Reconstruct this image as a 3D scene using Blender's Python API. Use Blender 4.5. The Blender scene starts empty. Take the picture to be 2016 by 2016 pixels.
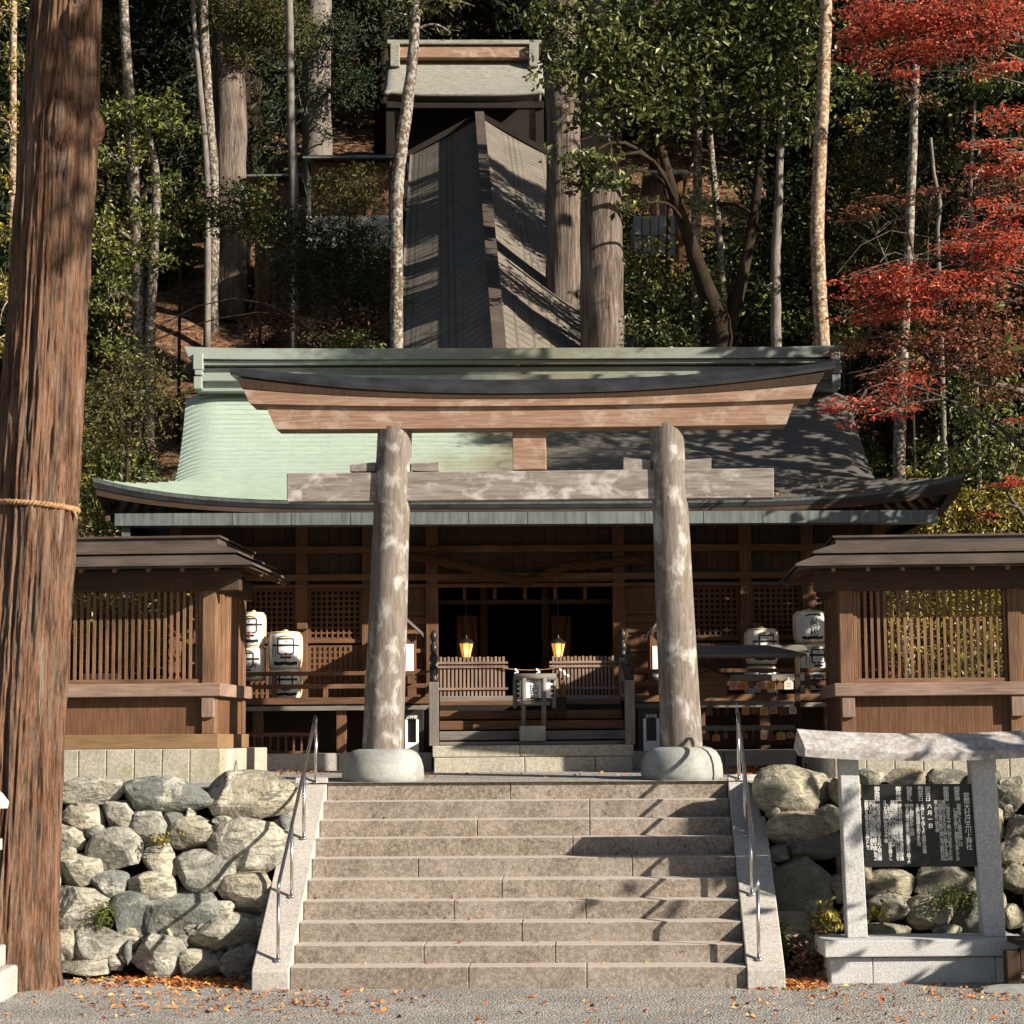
import bpy, bmesh, math, random
import numpy as np
from mathutils import Vector, Matrix

sc = bpy.context.scene
col = sc.collection
random.seed(7)
R = math.radians
K = 2016 / 1932.0

# ------------------------------------------------------------------ camera
FPX = 4032.0          # focal length in photograph pixels (photo is 2016 px wide)
YH = 1450.0           # photo row of the horizon
ROLL = 0.008
PITCH = math.atan((YH - 1008) / FPX)
cF = Vector((0, math.cos(PITCH), math.sin(PITCH)))
_R0 = Vector((1, 0, 0)); _U0 = Vector((0, -math.sin(PITCH), math.cos(PITCH)))
cR = _R0 * math.cos(ROLL) - _U0 * math.sin(ROLL)
cU = _U0 * math.cos(ROLL) + _R0 * math.sin(ROLL)

def ray(px, py):
    return cF + cR * ((px - 1008) / FPX) + cU * ((1008 - py) / FPX)

_d = ray(1018, 1946.7)
HC = -_d.z / _d.y * 22.0            # the foot of the stair is z = 0, 22 m away
CAM = Vector((0, 0, HC))
cam = bpy.data.cameras.new('camera'); cam.sensor_width = 36; cam.lens = 36 * FPX / 2016
cam.clip_end = 1000; cam.clip_start = 0.1
cam_o = bpy.data.objects.new('camera', cam); col.objects.link(cam_o)
_B = -cF
cam_o.matrix_world = Matrix(((cR.x, cU.x, _B.x, 0), (cR.y, cU.y, _B.y, 0), (cR.z, cU.z, _B.z, HC), (0, 0, 0, 1)))
sc.camera = cam_o

# ------------------------------------------------------------------ light
SUN_EL, SUN_AZ = R(24), R(60)
SUN = Vector((math.sin(SUN_AZ) * math.cos(SUN_EL), -math.cos(SUN_AZ) * math.cos(SUN_EL), math.sin(SUN_EL)))
w = bpy.data.worlds.new("World"); sc.world = w; w.use_nodes = True
_nt = w.node_tree; _bg = _nt.nodes['Background']
_sky = _nt.nodes.new('ShaderNodeTexSky'); _sky.sky_type = 'NISHITA'; _sky.sun_disc = False
_sky.sun_elevation = SUN_EL; _sky.sun_rotation = math.pi - SUN_AZ
_nt.links.new(_sky.outputs['Color'], _bg.inputs['Color']); _bg.inputs['Strength'].default_value = 0.041
_sl = bpy.data.lights.new('sun', 'SUN'); _sl.energy = 5.0; _sl.angle = R(0.5); _sl.color = (1.0, 0.90, 0.75)
_so = bpy.data.objects.new('sun', _sl); col.objects.link(_so)
_so.rotation_euler = (-SUN).to_track_quat('-Z', 'Y').to_euler(); _so.location = (20, -20, 40)
sc.view_settings.view_transform = 'Standard'; sc.view_settings.look = 'None'
sc.view_settings.exposure = 1.12; sc.view_settings.gamma = 1.0
sc.cycles.max_bounces = 6; sc.cycles.diffuse_bounces = 3; sc.cycles.glossy_bounces = 2
sc.cycles.transmission_bounces = 3; sc.cycles.transparent_max_bounces = 6
sc.cycles.use_denoising = True

# ------------------------------------------------------------------ helpers
class Fr:
    """an upright local frame: origin (ox, oy) on the ground plan, turned by yaw about z; z stays world height"""
    def __init__(s, ox, oy, yaw):
        s.o = Vector((ox, oy, 0)); s.yaw = yaw; s.c = math.cos(yaw); s.s = math.sin(yaw)
    def tol(s, v):
        x, y = v.x - s.o.x, v.y - s.o.y
        return Vector((x * s.c + y * s.s, -x * s.s + y * s.c, v.z))
    def tow(s, v):
        v = Vector(v)
        return Vector((s.o.x + v.x * s.c - v.y * s.s, s.o.y + v.x * s.s + v.y * s.c, v.z))
    def at(s, px, py, ly):
        d = ray(px, py)
        dl = Vector((d.x * s.c + d.y * s.s, -d.x * s.s + d.y * s.c, d.z))
        o = s.tol(CAM)
        t = (ly - o.y) / dl.y
        return o + dl * t
W0 = Fr(0, 0, 0)
def at(px, py, Y): return W0.at(px, py, Y)
def atd(px, py, Y): return W0.at(px * K, py * K, Y)     # the same from a 1932 px wide print of the photo

def _hash(i):
    i = (i ^ (i >> 16)) * np.uint32(0x7feb352d); i = (i ^ (i >> 15)) * np.uint32(0x846ca68b); return i ^ (i >> 16)
def vnoise(p):
    p = np.asarray(p, float); i = np.floor(p).astype(np.int64); f = p - i; f = f * f * (3 - 2 * f)
    out = 0
    with np.errstate(over='ignore'):
        for dx in (0, 1):
            for dy in (0, 1):
                for dz in (0, 1):
                    h = _hash(((i[:, 0] + dx) * 73856093 ^ (i[:, 1] + dy) * 19349663 ^ (i[:, 2] + dz) * 83492791).astype(np.uint32))
                    wgt = (f[:, 0] if dx else 1 - f[:, 0]) * (f[:, 1] if dy else 1 - f[:, 1]) * (f[:, 2] if dz else 1 - f[:, 2])
                    out = out + wgt * (h.astype(np.float64) / 4294967295.0)
    return out * 2 - 1
def fbm(p, o=4):
    p = np.asarray(p, float); a = 1.0; r = 0; t = 0
    for k in range(o):
        r = r + a * vnoise(p * 2 ** k + 17.3 * k); t += a; a *= .5
    return r / t

class MB:
    def __init__(s): s.v = []; s.f = []; s.n = 0
    def add(s, vs, fs):
        b = s.n; s.v.extend([tuple(q) for q in vs]); s.f.extend([tuple(b + i for i in q) for q in fs]); s.n += len(vs); return s
    def box(s, x0, y0, z0, x1, y1, z1, m=None):
        if x0 > x1: x0, x1 = x1, x0
        if y0 > y1: y0, y1 = y1, y0
        if z0 > z1: z0, z1 = z1, z0
        vs = [Vector(q) for q in ((x0, y0, z0), (x1, y0, z0), (x1, y1, z0), (x0, y1, z0), (x0, y0, z1), (x1, y0, z1), (x1, y1, z1), (x0, y1, z1))]
        if m is not None: vs = [m @ q for q in vs]
        return s.add(vs, [(0, 3, 2, 1), (4, 5, 6, 7), (0, 1, 5, 4), (1, 2, 6, 5), (2, 3, 7, 6), (3, 0, 4, 7)])
    def pbox(s, fr, x0, y0, x1, y1, ly, d):
        """box whose front face fills the photo rectangle on the frame's plane y = ly, d deep"""
        a = fr.at(x0, (y0 + y1) / 2, ly).x; b = fr.at(x1, (y0 + y1) / 2, ly).x
        zt = fr.at((x0 + x1) / 2, y0, ly).z; zb = fr.at((x0 + x1) / 2, y1, ly).z
        return s.box(a, ly, zb, b, ly + d, zt)
    def beam(s, p, q, wd, ht):
        """straight bar from p to q, wd across, ht high"""
        p = Vector(p); q = Vector(q); d = (q - p).normalized()
        up = Vector((0, 0, 1)) if abs(d.z) < .95 else Vector((0, 1, 0))
        a = d.cross(up).normalized() * wd / 2; b = a.cross(d).normalized() * ht / 2
        vs = [p - a - b, p + a - b, p + a + b, p - a + b, q - a - b, q + a - b, q + a + b, q - a + b]
        return s.add(vs, [(0, 1, 2, 3), (7, 6, 5, 4), (0, 4, 5, 1), (1, 5, 6, 2), (2, 6, 7, 3), (3, 7, 4, 0)])
    def tube(s, pts, rad, seg=10, cap=True):
        pts = [Vector(q) for q in pts]; n = len(pts)
        if not hasattr(rad, '__len__'): rad = [rad] * n
        rings = []; pa = None
        for i, p in enumerate(pts):
            t = (pts[min(i + 1, n - 1)] - pts[max(i - 1, 0)]).normalized()
            if pa is None:
                ref = Vector((1, 0, 0)) if abs(t.x) < .9 else Vector((0, 1, 0))
                pa = t.cross(ref).normalized()
            pa = (pa - t * pa.dot(t)).normalized(); b = t.cross(pa)
            rings.append([p + (pa * math.cos(2 * math.pi * k / seg) + b * math.sin(2 * math.pi * k / seg)) * rad[i] for k in range(seg)])
        vs = [v for r in rings for v in r]; fs = []
        for i in range(n - 1):
            for k in range(seg):
                k2 = (k + 1) % seg
                fs.append((i * seg + k, i * seg + k2, (i + 1) * seg + k2, (i + 1) * seg + k))
        if cap:
            fs.append(tuple(reversed(range(seg)))); fs.append(tuple((n - 1) * seg + k for k in range(seg)))
        return s.add(vs, fs)
    def lathe(s, prof, seg=24, c=(0, 0, 0)):
        """prof: (radius, z) from bottom to top"""
        vs = []; fs = []
        for r, z in prof:
            for k in range(seg):
                a = 2 * math.pi * k / seg; vs.append((c[0] + r * math.cos(a), c[1] + r * math.sin(a), c[2] + z))
        for i in range(len(prof) - 1):
            for k in range(seg):
                k2 = (k + 1) % seg; fs.append((i * seg + k, i * seg + k2, (i + 1) * seg + k2, (i + 1) * seg + k))
        fs.append(tuple(reversed(range(seg)))); fs.append(tuple((len(prof) - 1) * seg + k for k in range(seg)))
        return s.add(vs, fs)
    def prism(s, poly, a0, a1, axis='y'):
        """polygon of (u, w) pairs pushed from a0 to a1 along the axis; axis y: (x, z); axis x: (y, z); axis z: (x, y)"""
        def mk(u, w_, a): return {'y': (u, a, w_), 'x': (a, u, w_), 'z': (u, w_, a)}[axis]
        n = len(poly); vs = [mk(u, w_, a0) for u, w_ in poly] + [mk(u, w_, a1) for u, w_ in poly]
        fs = [tuple(range(n)), tuple(reversed(range(n, 2 * n)))] + [(i, n + i, n + (i + 1) % n, (i + 1) % n) for i in range(n)]
        return s.add(vs, fs)
    def grid(s, rows, flip=False):
        n = len(rows); m = len(rows[0]); vs = [v for r in rows for v in r]; fs = []
        for i in range(n - 1):
            for j in range(m - 1):
                q = (i * m + j, i * m + j + 1, (i + 1) * m + j + 1, (i + 1) * m + j); fs.append(q[::-1] if flip else q)
        return s.add(vs, fs)
    def build(s, name, mat, parent=None, smooth=False, bevel=0.0, solid=0.0, fix=True, loc=None):
        me = bpy.data.meshes.new(name); me.from_pydata(s.v, [], s.f); me.update()
        if fix:
            bm = bmesh.new(); bm.from_mesh(me); bmesh.ops.recalc_face_normals(bm, faces=bm.faces); bm.to_mesh(me); bm.free()
        if mat: me.materials.append(mat)
        if smooth: me.polygons.foreach_set('use_smooth', [True] * len(me.polygons))
        o = bpy.data.objects.new(name, me); col.objects.link(o)
        if parent: o.parent = parent
        if loc is not None: o.location = loc
        if solid:
            m = o.modifiers.new('s', 'SOLIDIFY'); m.thickness = solid; m.offset = -1
        if bevel:
            m = o.modifiers.new('b', 'BEVEL'); m.width = bevel; m.segments = 2; m.limit_method = 'ANGLE'; m.angle_limit = R(40)
        return o

def npmesh(name, verts, faces, mat, parent=None, smooth=False, var=None, loc=None):
    me = bpy.data.meshes.new(name); me.from_pydata(np.asarray(verts), [], np.asarray(faces)); me.update()
    if var is not None:
        a = me.attributes.new('var', 'FLOAT', 'FACE'); a.data.foreach_set('value', np.asarray(var, dtype=np.float32))
    me.materials.append(mat)
    if smooth: me.polygons.foreach_set('use_smooth', [True] * len(me.polygons))
    o = bpy.data.objects.new(name, me); col.objects.link(o)
    if parent: o.parent = parent
    if loc is not None: o.location = loc
    return o

def tag(o, label, cat, group=None, kind=None):
    o['label'] = label; o['category'] = cat
    if group: o['group'] = group
    if kind: o['kind'] = kind
    return o
def thing(name, label, cat, loc=(0, 0, 0), rotz=0.0, group=None):
    o = bpy.data.objects.new(name, None); col.objects.link(o); o.empty_display_size = .2
    o.location = loc; o.rotation_euler = (0, 0, rotz); return tag(o, label, cat, group)
def fthing(fr, name, label, cat, group=None):
    return thing(name, label, cat, fr.o, fr.yaw, group)
def copy_tree(o, parent=None):
    c = o.copy(); col.objects.link(c)
    if parent: c.parent = parent
    for ch in list(o.children): copy_tree(ch, c)
    return c

# ------------------------------------------------------------------ materials
class G:
    def __init__(s, name, rough=.8, spec=.3, metal=0.0):
        s.m = bpy.data.materials.new(name); s.m.use_nodes = True; s.nt = s.m.node_tree
        s.b = s.nt.nodes['Principled BSDF']; s.b.inputs['Roughness'].default_value = rough
        s.b.inputs['Specular IOR Level'].default_value = spec; s.b.inputs['Metallic'].default_value = metal
    def node(s, t): return s.nt.nodes.new(t)
    def link(s, a, b): s.nt.links.new(a, b)
    def coord(s, scale=(1, 1, 1), rnd=False, kind='Object'):
        tc = s.node('ShaderNodeTexCoord'); mp = s.node('ShaderNodeMapping'); mp.inputs['Scale'].default_value = scale
        s.link(tc.outputs[kind], mp.inputs['Vector'])
        if rnd:
            oi = s.node('ShaderNodeObjectInfo'); mu = s.node('ShaderNodeVectorMath'); mu.operation = 'SCALE'
            mu.inputs[0].default_value = (37, 53, 71); s.link(oi.outputs['Random'], mu.inputs['Scale']); s.link(mu.outputs[0], mp.inputs['Location'])
        return mp.outputs[0]
    def noise(s, vec, scale=1.0, detail=4, rough=.55, dist=0.0):
        n = s.node('ShaderNodeTexNoise'); n.inputs['Scale'].default_value = scale; n.inputs['Detail'].default_value = detail
        n.inputs['Roughness'].default_value = rough; n.inputs['Distortion'].default_value = dist; s.link(vec, n.inputs['Vector']); return n.outputs['Fac']
    def voro(s, vec, scale=1.0, feature='F1', out='Distance'):
        n = s.node('ShaderNodeTexVoronoi'); n.feature = feature; n.inputs['Scale'].default_value = scale; s.link(vec, n.inputs['Vector']); return n.outputs[out]
    def ramp(s, fac, stops):
        n = s.node('ShaderNodeValToRGB'); e = n.color_ramp.elements
        while len(e) > 1: e.remove(e[0])
        for i, (p, c) in enumerate(stops):
            q = e[0] if i == 0 else e.new(p)
            q.position = p; q.color = (*c, 1) if len(c) == 3 else c
        s.link(fac, n.inputs['Fac']); return n.outputs['Color']
    def mix(s, fac, a, b, mode='MIX'):
        n = s.node('ShaderNodeMix'); n.data_type = 'RGBA'; n.blend_type = mode
        for sock, v in ((n.inputs[0], fac), (n.inputs[6], a), (n.inputs[7], b)):
            if hasattr(v, 'is_linked') or hasattr(v, 'links'): s.link(v, sock)
            elif isinstance(v, (int, float)): sock.default_value = v
            else: sock.default_value = (*v, 1)
        return n.outputs[2]
    def math(s, op, a, b=0.0):
        n = s.node('ShaderNodeMath'); n.operation = op
        for sock, v in ((n.inputs[0], a), (n.inputs[1], b)):
            if isinstance(v, (int, float)): sock.default_value = v
            else: s.link(v, sock)
        return n.outputs[0]
    def sep(s, vec):
        n = s.node('ShaderNodeSeparateXYZ'); s.link(vec, n.inputs[0]); return n.outputs
    def color(s, c):
        if isinstance(c, tuple): s.b.inputs['Base Color'].default_value = (*c, 1)
        else: s.link(c, s.b.inputs['Base Color'])
        return s
    def bump(s, h, strength=.5, dist=.02):
        n = s.node('ShaderNodeBump'); n.inputs['Strength'].default_value = strength; n.inputs['Distance'].default_value = dist
        s.link(h, n.inputs['Height']); s.link(n.outputs[0], s.b.inputs['Normal']); return s

def wood(name, c0, c1, c2, scale=(14, 14, 1.2), rough=.75, big=1.3, bumpd=.006):
    g = G(name, rough, .25)
    v = g.coord(scale, rnd=True); f = g.noise(v, 3.0, 5, .6, .3)
    v2 = g.coord((1, 1, 1), rnd=True); f2 = g.noise(v2, big, 3, .5)
    base = g.ramp(f, [(.30, c0), (.5, c1), (.72, c2)])
    g.color(g.mix(g.ramp(f2, [(.35, (0, 0, 0)), (.7, (1, 1, 1))]), base, c0, 'MIX') if False else g.mix(.5, base, g.ramp(f2, [(.3, c0), (.55, c1), (.75, c2)])))
    g.bump(f, .6, bumpd); return g.m

def leafmat(name, stops, rough=.42, trans=.22):
    g = G(name, rough, .35)
    a = g.node('ShaderNodeAttribute'); a.attribute_name = 'var'; a.attribute_type = 'GEOMETRY'
    c = g.ramp(a.outputs['Fac'], stops); g.color(c)
    t = g.node('ShaderNodeBsdfTranslucent'); g.link(c, t.inputs['Color'])
    mx = g.node('ShaderNodeMixShader'); mx.inputs[0].default_value = trans
    out = [n for n in g.nt.nodes if n.type == 'OUTPUT_MATERIAL'][0]
    g.link(g.b.outputs[0], mx.inputs[1]); g.link(t.outputs[0], mx.inputs[2]); g.link(mx.outputs[0], out.inputs['Surface'])
    return g.m

MT = {}
def plain_(name, c): return G(name, .9, .1).color(c).m
# brown building timber; the three names differ by the way the grain runs
for ax, scl in (('z', (16, 16, 1.1)), ('x', (1.1, 16, 16)), ('y', (16, 1.1, 16))):
    MT['wood_' + ax] = wood('brown_timber_' + ax, (.055, .028, .015), (.13, .064, .034), (.22, .118, .066), scl)
    MT['fence_' + ax] = wood('fence_timber_' + ax, (.06, .032, .019), (.155, .082, .047), (.29, .172, .108), scl)
    MT['grey_' + ax] = wood('grey_timber_' + ax, (.09, .078, .07), (.17, .15, .135), (.27, .245, .22), scl)
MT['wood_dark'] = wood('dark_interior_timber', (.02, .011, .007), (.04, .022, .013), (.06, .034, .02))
MT['wood_dark_shade'] = wood('dark_and_shade_timber', (.03, .02, .014), (.06, .036, .024), (.10, .062, .042), (1.1, 14, 14))  # dark eave edge timber, also standing in for shade under eaves
MT['rope_dark'] = plain_('old_dark_rope', (.07, .036, .02))
MT['fence_roof'] = wood('weathered_roof_board', (.035, .027, .023), (.075, .057, .048), (.14, .112, .095), (1.2, 14, 14))
MT['sill_gold'] = wood('yellowed_sill_timber', (.12, .07, .038), (.20, .125, .066), (.28, .185, .10), (1.2, 12, 12))

def torii_mat(name, c0, c1, c2, scl, patch, pamt):
    g = G(name, .8, .2)
    v = g.coord(scl); f = g.noise(v, 3, 6, .65, .4)
    base = g.ramp(f, [(.3, c0), (.5, c1), (.72, c2)])
    p = g.noise(g.coord(tuple(3.6 if q > 5 else 2.3 for q in scl)), 1.35, 6, .62, .35)
    pm = g.ramp(p, [(.51, (0, 0, 0)), (.66, (pamt, pamt, pamt))])
    g.color(g.mix(pm, base, patch)); g.bump(f, .5, .006); return g.m
MT['torii_post'] = torii_mat('silvered_post_timber', (.095, .078, .066), (.155, .13, .113), (.225, .196, .176), (9, 9, 1.0), (.43, .41, .39), .8)
MT['torii_beam'] = torii_mat('reddish_beam_timber', (.17, .10, .07), (.255, .16, .112), (.34, .23, .17), (.8, 9, 12), (.44, .37, .31), .55)
MT['torii_tie'] = torii_mat('grey_tie_timber', (.13, .106, .094), (.205, .175, .16), (.31, .28, .265), (.8, 9, 9), (.52, .49, .47), .7)

g = G('black_copper_sheet', .42, .5, .25); v = g.coord((1, 1, 1)); g.color(g.ramp(g.noise(v, 3, 5), [(.3, (.016, .016, .018)), (.7, (.045, .045, .052))])); MT['black_copper'] = g.m
g = G('grey_copper_sheet', .5, .45, .1); v = g.coord((1, 1, 1)); v2 = g.coord((9, 9, .8))
g.color(g.mix(.6, g.ramp(g.noise(v, 2.5, 5), [(.3, (.06, .075, .08)), (.7, (.15, .17, .17))]), g.ramp(g.noise(v2, 2, 4), [(.3, (.05, .06, .062)), (.75, (.20, .235, .22))]))); MT['grey_copper'] = g.m
# main roof: copper, green patina at one end, brown-black at the other
g = G('patinated_copper_roof', .55, .4, .05)
v = g.coord((1, 1, 1)); x = g.sep(v)[0]
n1 = g.noise(v, .5, 5, .6, .6); n2 = g.noise(g.coord((1.5, 6, 6)), 3, 4, .6)
t = g.math('ADD', g.math('MULTIPLY', x, .11), g.math('MULTIPLY', g.math('SUBTRACT', n1, .5), .55))
t = g.math('ADD', t, .5)
c = g.ramp(t, [(.0, (.42, .51, .44)), (.34, (.405, .48, .405)), (.45, (.30, .295, .21)), (.56, (.15, .135, .115)), (1.0, (.115, .105, .098))])
c = g.mix(.22, c, g.ramp(n2, [(.3, (.05, .05, .05)), (.5, (.3, .3, .3)), (.75, (.6, .62, .6))]), 'OVERLAY')
br = g.node('ShaderNodeTexBrick'); g.link(g.coord((1, 1, 1), kind='UV'), br.inputs['Vector'])
br.inputs['Scale'].default_value = 1.0; br.inputs['Mortar Size'].default_value = .006; br.inputs['Brick Width'].default_value = .55; br.inputs['Row Height'].default_value = .13
br.inputs['Color1'].default_value = (1, 1, 1, 1); br.inputs['Color2'].default_value = (.93, .94, .93, 1); br.inputs['Mortar'].default_value = (.78, .80, .78, 1)
g.color(g.mix(1.0, c, br.outputs['Color'], 'MULTIPLY')); MT['roof_copper'] = g.m
g = G('ridge_copper', .5, .4, .05); v = g.coord((1, 1, 1)); x = g.sep(v)[0]
t = g.math('ADD', g.math('MULTIPLY', x, .07), g.math('ADD', .5, g.math('MULTIPLY', g.math('SUBTRACT', g.noise(g.coord((2.5, 5, 5)), 2.2, 5), .5), .5)))
g.color(g.ramp(t, [(.2, (.25, .285, .255)), (.38, (.15, .17, .152)), (.55, (.17, .168, .12)), (.7, (.22, .24, .215)), (.85, (.14, .155, .145))])); MT['ridge_copper'] = g.m

def stone(name, stops, scale=60, big=2.0, bigamt=.4, bumpd=.004, rough=.85, rnd=False, tint=None):
    g = G(name, rough, .25); v = g.coord((1, 1, 1), rnd=rnd)
    f = g.noise(v, scale, 3, .7); b = g.noise(v, big, 5, .6, .4)
    c = g.ramp(f, stops)
    lo = tuple(q * .6 for q in stops[1][1]); hi = tuple(min(1, q * 1.35) for q in stops[1][1])
    c = g.mix(bigamt, c, g.ramp(b, [(.3, lo), (.7, hi)]))
    if tint:
        c = g.mix(g.ramp(g.noise(v, tint[0], 5, .65, .5), [(tint[1], (0, 0, 0)), (tint[2], (1, 1, 1))]), c, tint[3])
    g.color(c); g.bump(f, .5, bumpd); return g.m
MT['granite_step'] = stone('warm_granite_step', [(.36, (.10, .078, .064)), (.48, (.235, .195, .165)), (.62, (.43, .38, .335))], 21, 2.2, .3, rnd=True, tint=(1.6, .55, .75, (.15, .128, .098)))
g = G('warm_granite_step', .88, .25); v = g.coord((1, 1, 1), rnd=True)
c = g.mix(.5, g.ramp(g.noise(v, 20, 4, .7), [(.40, (.082, .063, .054)), (.5, (.205, .162, .142)), (.61, (.40, .335, .30))]), g.ramp(g.noise(v, 60, 2, .7), [(.38, (.08, .064, .052)), (.62, (.42, .36, .31))]))
oi = g.node('ShaderNodeObjectInfo'); c = g.mix(1.0, c, g.ramp(oi.outputs['Random'], [(0, (.86, .85, .84)), (1, (1.06, 1.04, 1.0))]), 'MULTIPLY')
c = g.mix(.35, c, g.ramp(g.noise(v, 1.7, 5, .6, .4), [(.38, (.12, .105, .075)), (.62, (.34, .30, .26))]))
c = g.mix(g.ramp(g.noise(v, 9, 4, .75), [(.58, (0, 0, 0)), (.70, (.85, .85, .85))]), c, (.085, .068, .052))
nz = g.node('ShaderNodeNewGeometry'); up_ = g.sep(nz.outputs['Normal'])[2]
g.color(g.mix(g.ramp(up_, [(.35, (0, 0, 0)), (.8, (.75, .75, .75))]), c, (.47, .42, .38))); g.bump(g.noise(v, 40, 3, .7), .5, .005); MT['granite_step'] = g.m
for ax, scl in (('z', (16, 16, 1.1)), ('x', (1.1, 16, 16)), ('y', (16, 1.1, 16))): MT['rail_' + ax] = wood('weathered_rail_timber_' + ax, (.10, .066, .052), (.24, .16, .125), (.38, .275, .22), scl)
MT['granite_side'] = stone('pale_granite_kerb', [(.34, (.22, .20, .185)), (.5, (.38, .355, .33)), (.66, (.52, .49, .46))], 40, 1.8, .35)
MT['granite_sign'] = stone('white_granite', [(.36, (.26, .26, .265)), (.5, (.42, .42, .425)), (.64, (.56, .56, .565))], 70, 3, .2)
MT['granite_cap'] = stone('weathered_cap_granite', [(.36, (.19, .175, .17)), (.5, (.34, .325, .32)), (.64, (.52, .505, .50))], 18, 4, .4, tint=(5.5, .5, .68, (.22, .18, .165)))
MT['plinth'] = stone('cut_plinth_stone', [(.34, (.22, .20, .16)), (.5, (.36, .33, .275)), (.66, (.5, .46, .39))], 30, 2, .35, tint=(2.2, .56, .75, (.22, .215, .10)))
MT['base_stone'] = stone('smooth_base_stone', [(.3, (.20, .21, .205)), (.5, (.28, .29, .28)), (.7, (.36, .37, .355))], 22, 3.5, .6, .001, .7, tint=(2.5, .58, .8, (.20, .19, .12)))
def boulder_mat(name, a, b_, c_, lich):
    g = G(name, .9, .2); v = g.coord((1, 1, 1), rnd=True)
    oi = g.node('ShaderNodeObjectInfo')
    f = g.noise(v, 3.2, 6, .62, .6); f2 = g.noise(v, 26, 4, .7); cr = g.noise(g.coord((1, 1, 3.5), rnd=True), 4.5, 6, .6, 1.5)
    c = g.ramp(f, [(.3, a), (.5, b_), (.7, c_)])
    c = g.mix(.35, c, g.ramp(f2, [(.3, a), (.7, c_)]))
    tone = g.ramp(oi.outputs['Random'], [(0, (.42, .47, .49)), (.3, (.66, .68, .66)), (.6, (.95, .91, .82)), (.85, (1.0, .95, .82)), (1, (.82, .68, .52))])
    c = g.mix(1.0, c, tone, 'MULTIPLY')
    c = g.mix(g.ramp(g.noise(v, 2.1, 6, .7, .4), [(.52, (0, 0, 0)), (.64, (.8, .8, .8))]), c, lich)
    c = g.mix(g.ramp(cr, [(.40, (.75, .75, .75)), (.47, (0, 0, 0))]), c, (.10, .095, .085))
    g.color(c); g.bump(g.math('ADD', g.math('MULTIPLY', f, 1.0), g.math('MULTIPLY', f2, .35)), .9, .05); return g.m
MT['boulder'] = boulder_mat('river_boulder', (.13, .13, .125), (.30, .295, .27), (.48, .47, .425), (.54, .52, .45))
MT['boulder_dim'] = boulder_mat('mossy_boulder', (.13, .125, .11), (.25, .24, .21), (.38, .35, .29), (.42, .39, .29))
g = G('dark_earth', .95, .1); g.color(g.ramp(g.noise(g.coord(), 9, 5), [(.3, (.015, .012, .01)), (.7, (.045, .035, .025))])); MT['earth'] = g.m
# gravel
g = G('grey_gravel', .95, .15); v = g.coord()
vv = g.voro(v, 42, 'F1', 'Color'); vd = g.voro(v, 42); f = g.noise(v, .9, 6, .7, .8); fs = g.noise(v, 90, 2)
c = g.mix(1.0, g.ramp(g.sep(vv)[0], [(0, (.17, .165, .16)), (.45, (.31, .30, .285)), (.8, (.41, .395, .38)), (1, (.60, .58, .55))]), g.ramp(f, [(.36, (.66, .645, .62)), (.64, (1.1, 1.08, 1.05))]), 'MULTIPLY')
g.color(g.mix(.3, c, g.ramp(fs, [(.3, (.12, .115, .11)), (.7, (.45, .44, .42))]))); g.bump(g.math('ADD', g.math('MULTIPLY', vd, -1.0), g.math('MULTIPLY', f, .6)), .8, .02); MT['gravel'] = g.m
# hillside soil with leaf litter
g = G('hillside_soil', .95, .1); v = g.coord()
c = g.ramp(g.noise(v, 5, 6, .7), [(.36, (.035, .02, .012)), (.5, (.16, .085, .05)), (.64, (.36, .21, .13))])
c = g.mix(g.ramp(g.noise(v, 1.1, 5), [(.56, (0, 0, 0)), (.68, (.7, .7, .7))]), c, (.05, .05, .02)); g.color(c); g.bump(g.noise(v, 12, 5, .7), 1, .12); MT['soil'] = g.m

def bark(name, stops, scl=(13, 13, .7), bumpd=.03, lich=None, rnd=True):
    g = G(name, .92, .12); v = g.coord(scl, rnd=rnd); f = g.noise(v, 2.0, 6, .65, .5)
    v2 = g.coord((1.6, 1.6, .5), rnd=rnd); f2 = g.noise(v2, 1.6, 4, .6)
    c = g.mix(.42, g.ramp(f, stops), g.ramp(f2, stops))
    if lich: c = g.mix(g.ramp(g.noise(g.coord((1, 1, 1), rnd=rnd), lich[0], 4, .6), [(lich[1], (0, 0, 0)), (lich[1] + .06, (1, 1, 1))]), c, lich[2])
    g.color(c); g.bump(f, 1.0, bumpd); return g.m
g = G('red_cedar_bark', .92, .12)
f = g.noise(g.coord((7.5, 7.5, .55)), 2.0, 8, .74, .25); fb = g.noise(g.coord((20, 20, 2.0)), 2.0, 5, .75, .2); hue = g.noise(g.coord((4.5, 4.5, .5)), 1.7, 7, .68, .4)
cb = g.ramp(hue, [(.34, (.15, .115, .095)), (.45, (.20, .128, .092)), (.55, (.235, .122, .074)), (.62, (.25, .18, .14)), (.72, (.34, .28, .23))])
fur = g.ramp(g.math('ADD', g.math('MULTIPLY', f, .6), g.math('MULTIPLY', fb, .4)), [(.36, (.10, .085, .08)), (.45, (.5, .46, .44)), (.53, (1, 1, 1)), (.66, (1.45, 1.42, 1.4))])
g.color(g.mix(1.0, cb, fur, 'MULTIPLY')); g.bump(g.math('ADD', f, g.math('MULTIPLY', fb, .6)), 1.0, .07); MT['bark_cedar'] = g.m
MT['bark_grey'] = bark('grey_cedar_bark', [(.36, (.035, .026, .021)), (.48, (.11, .084, .069)), (.62, (.23, .19, .165))], (9, 9, .5), .06)
MT['bark_pale'] = bark('pale_smooth_bark', [(.3, (.075, .062, .054)), (.5, (.155, .135, .12)), (.7, (.27, .245, .22))], (6, 6, 2), .01)
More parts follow.
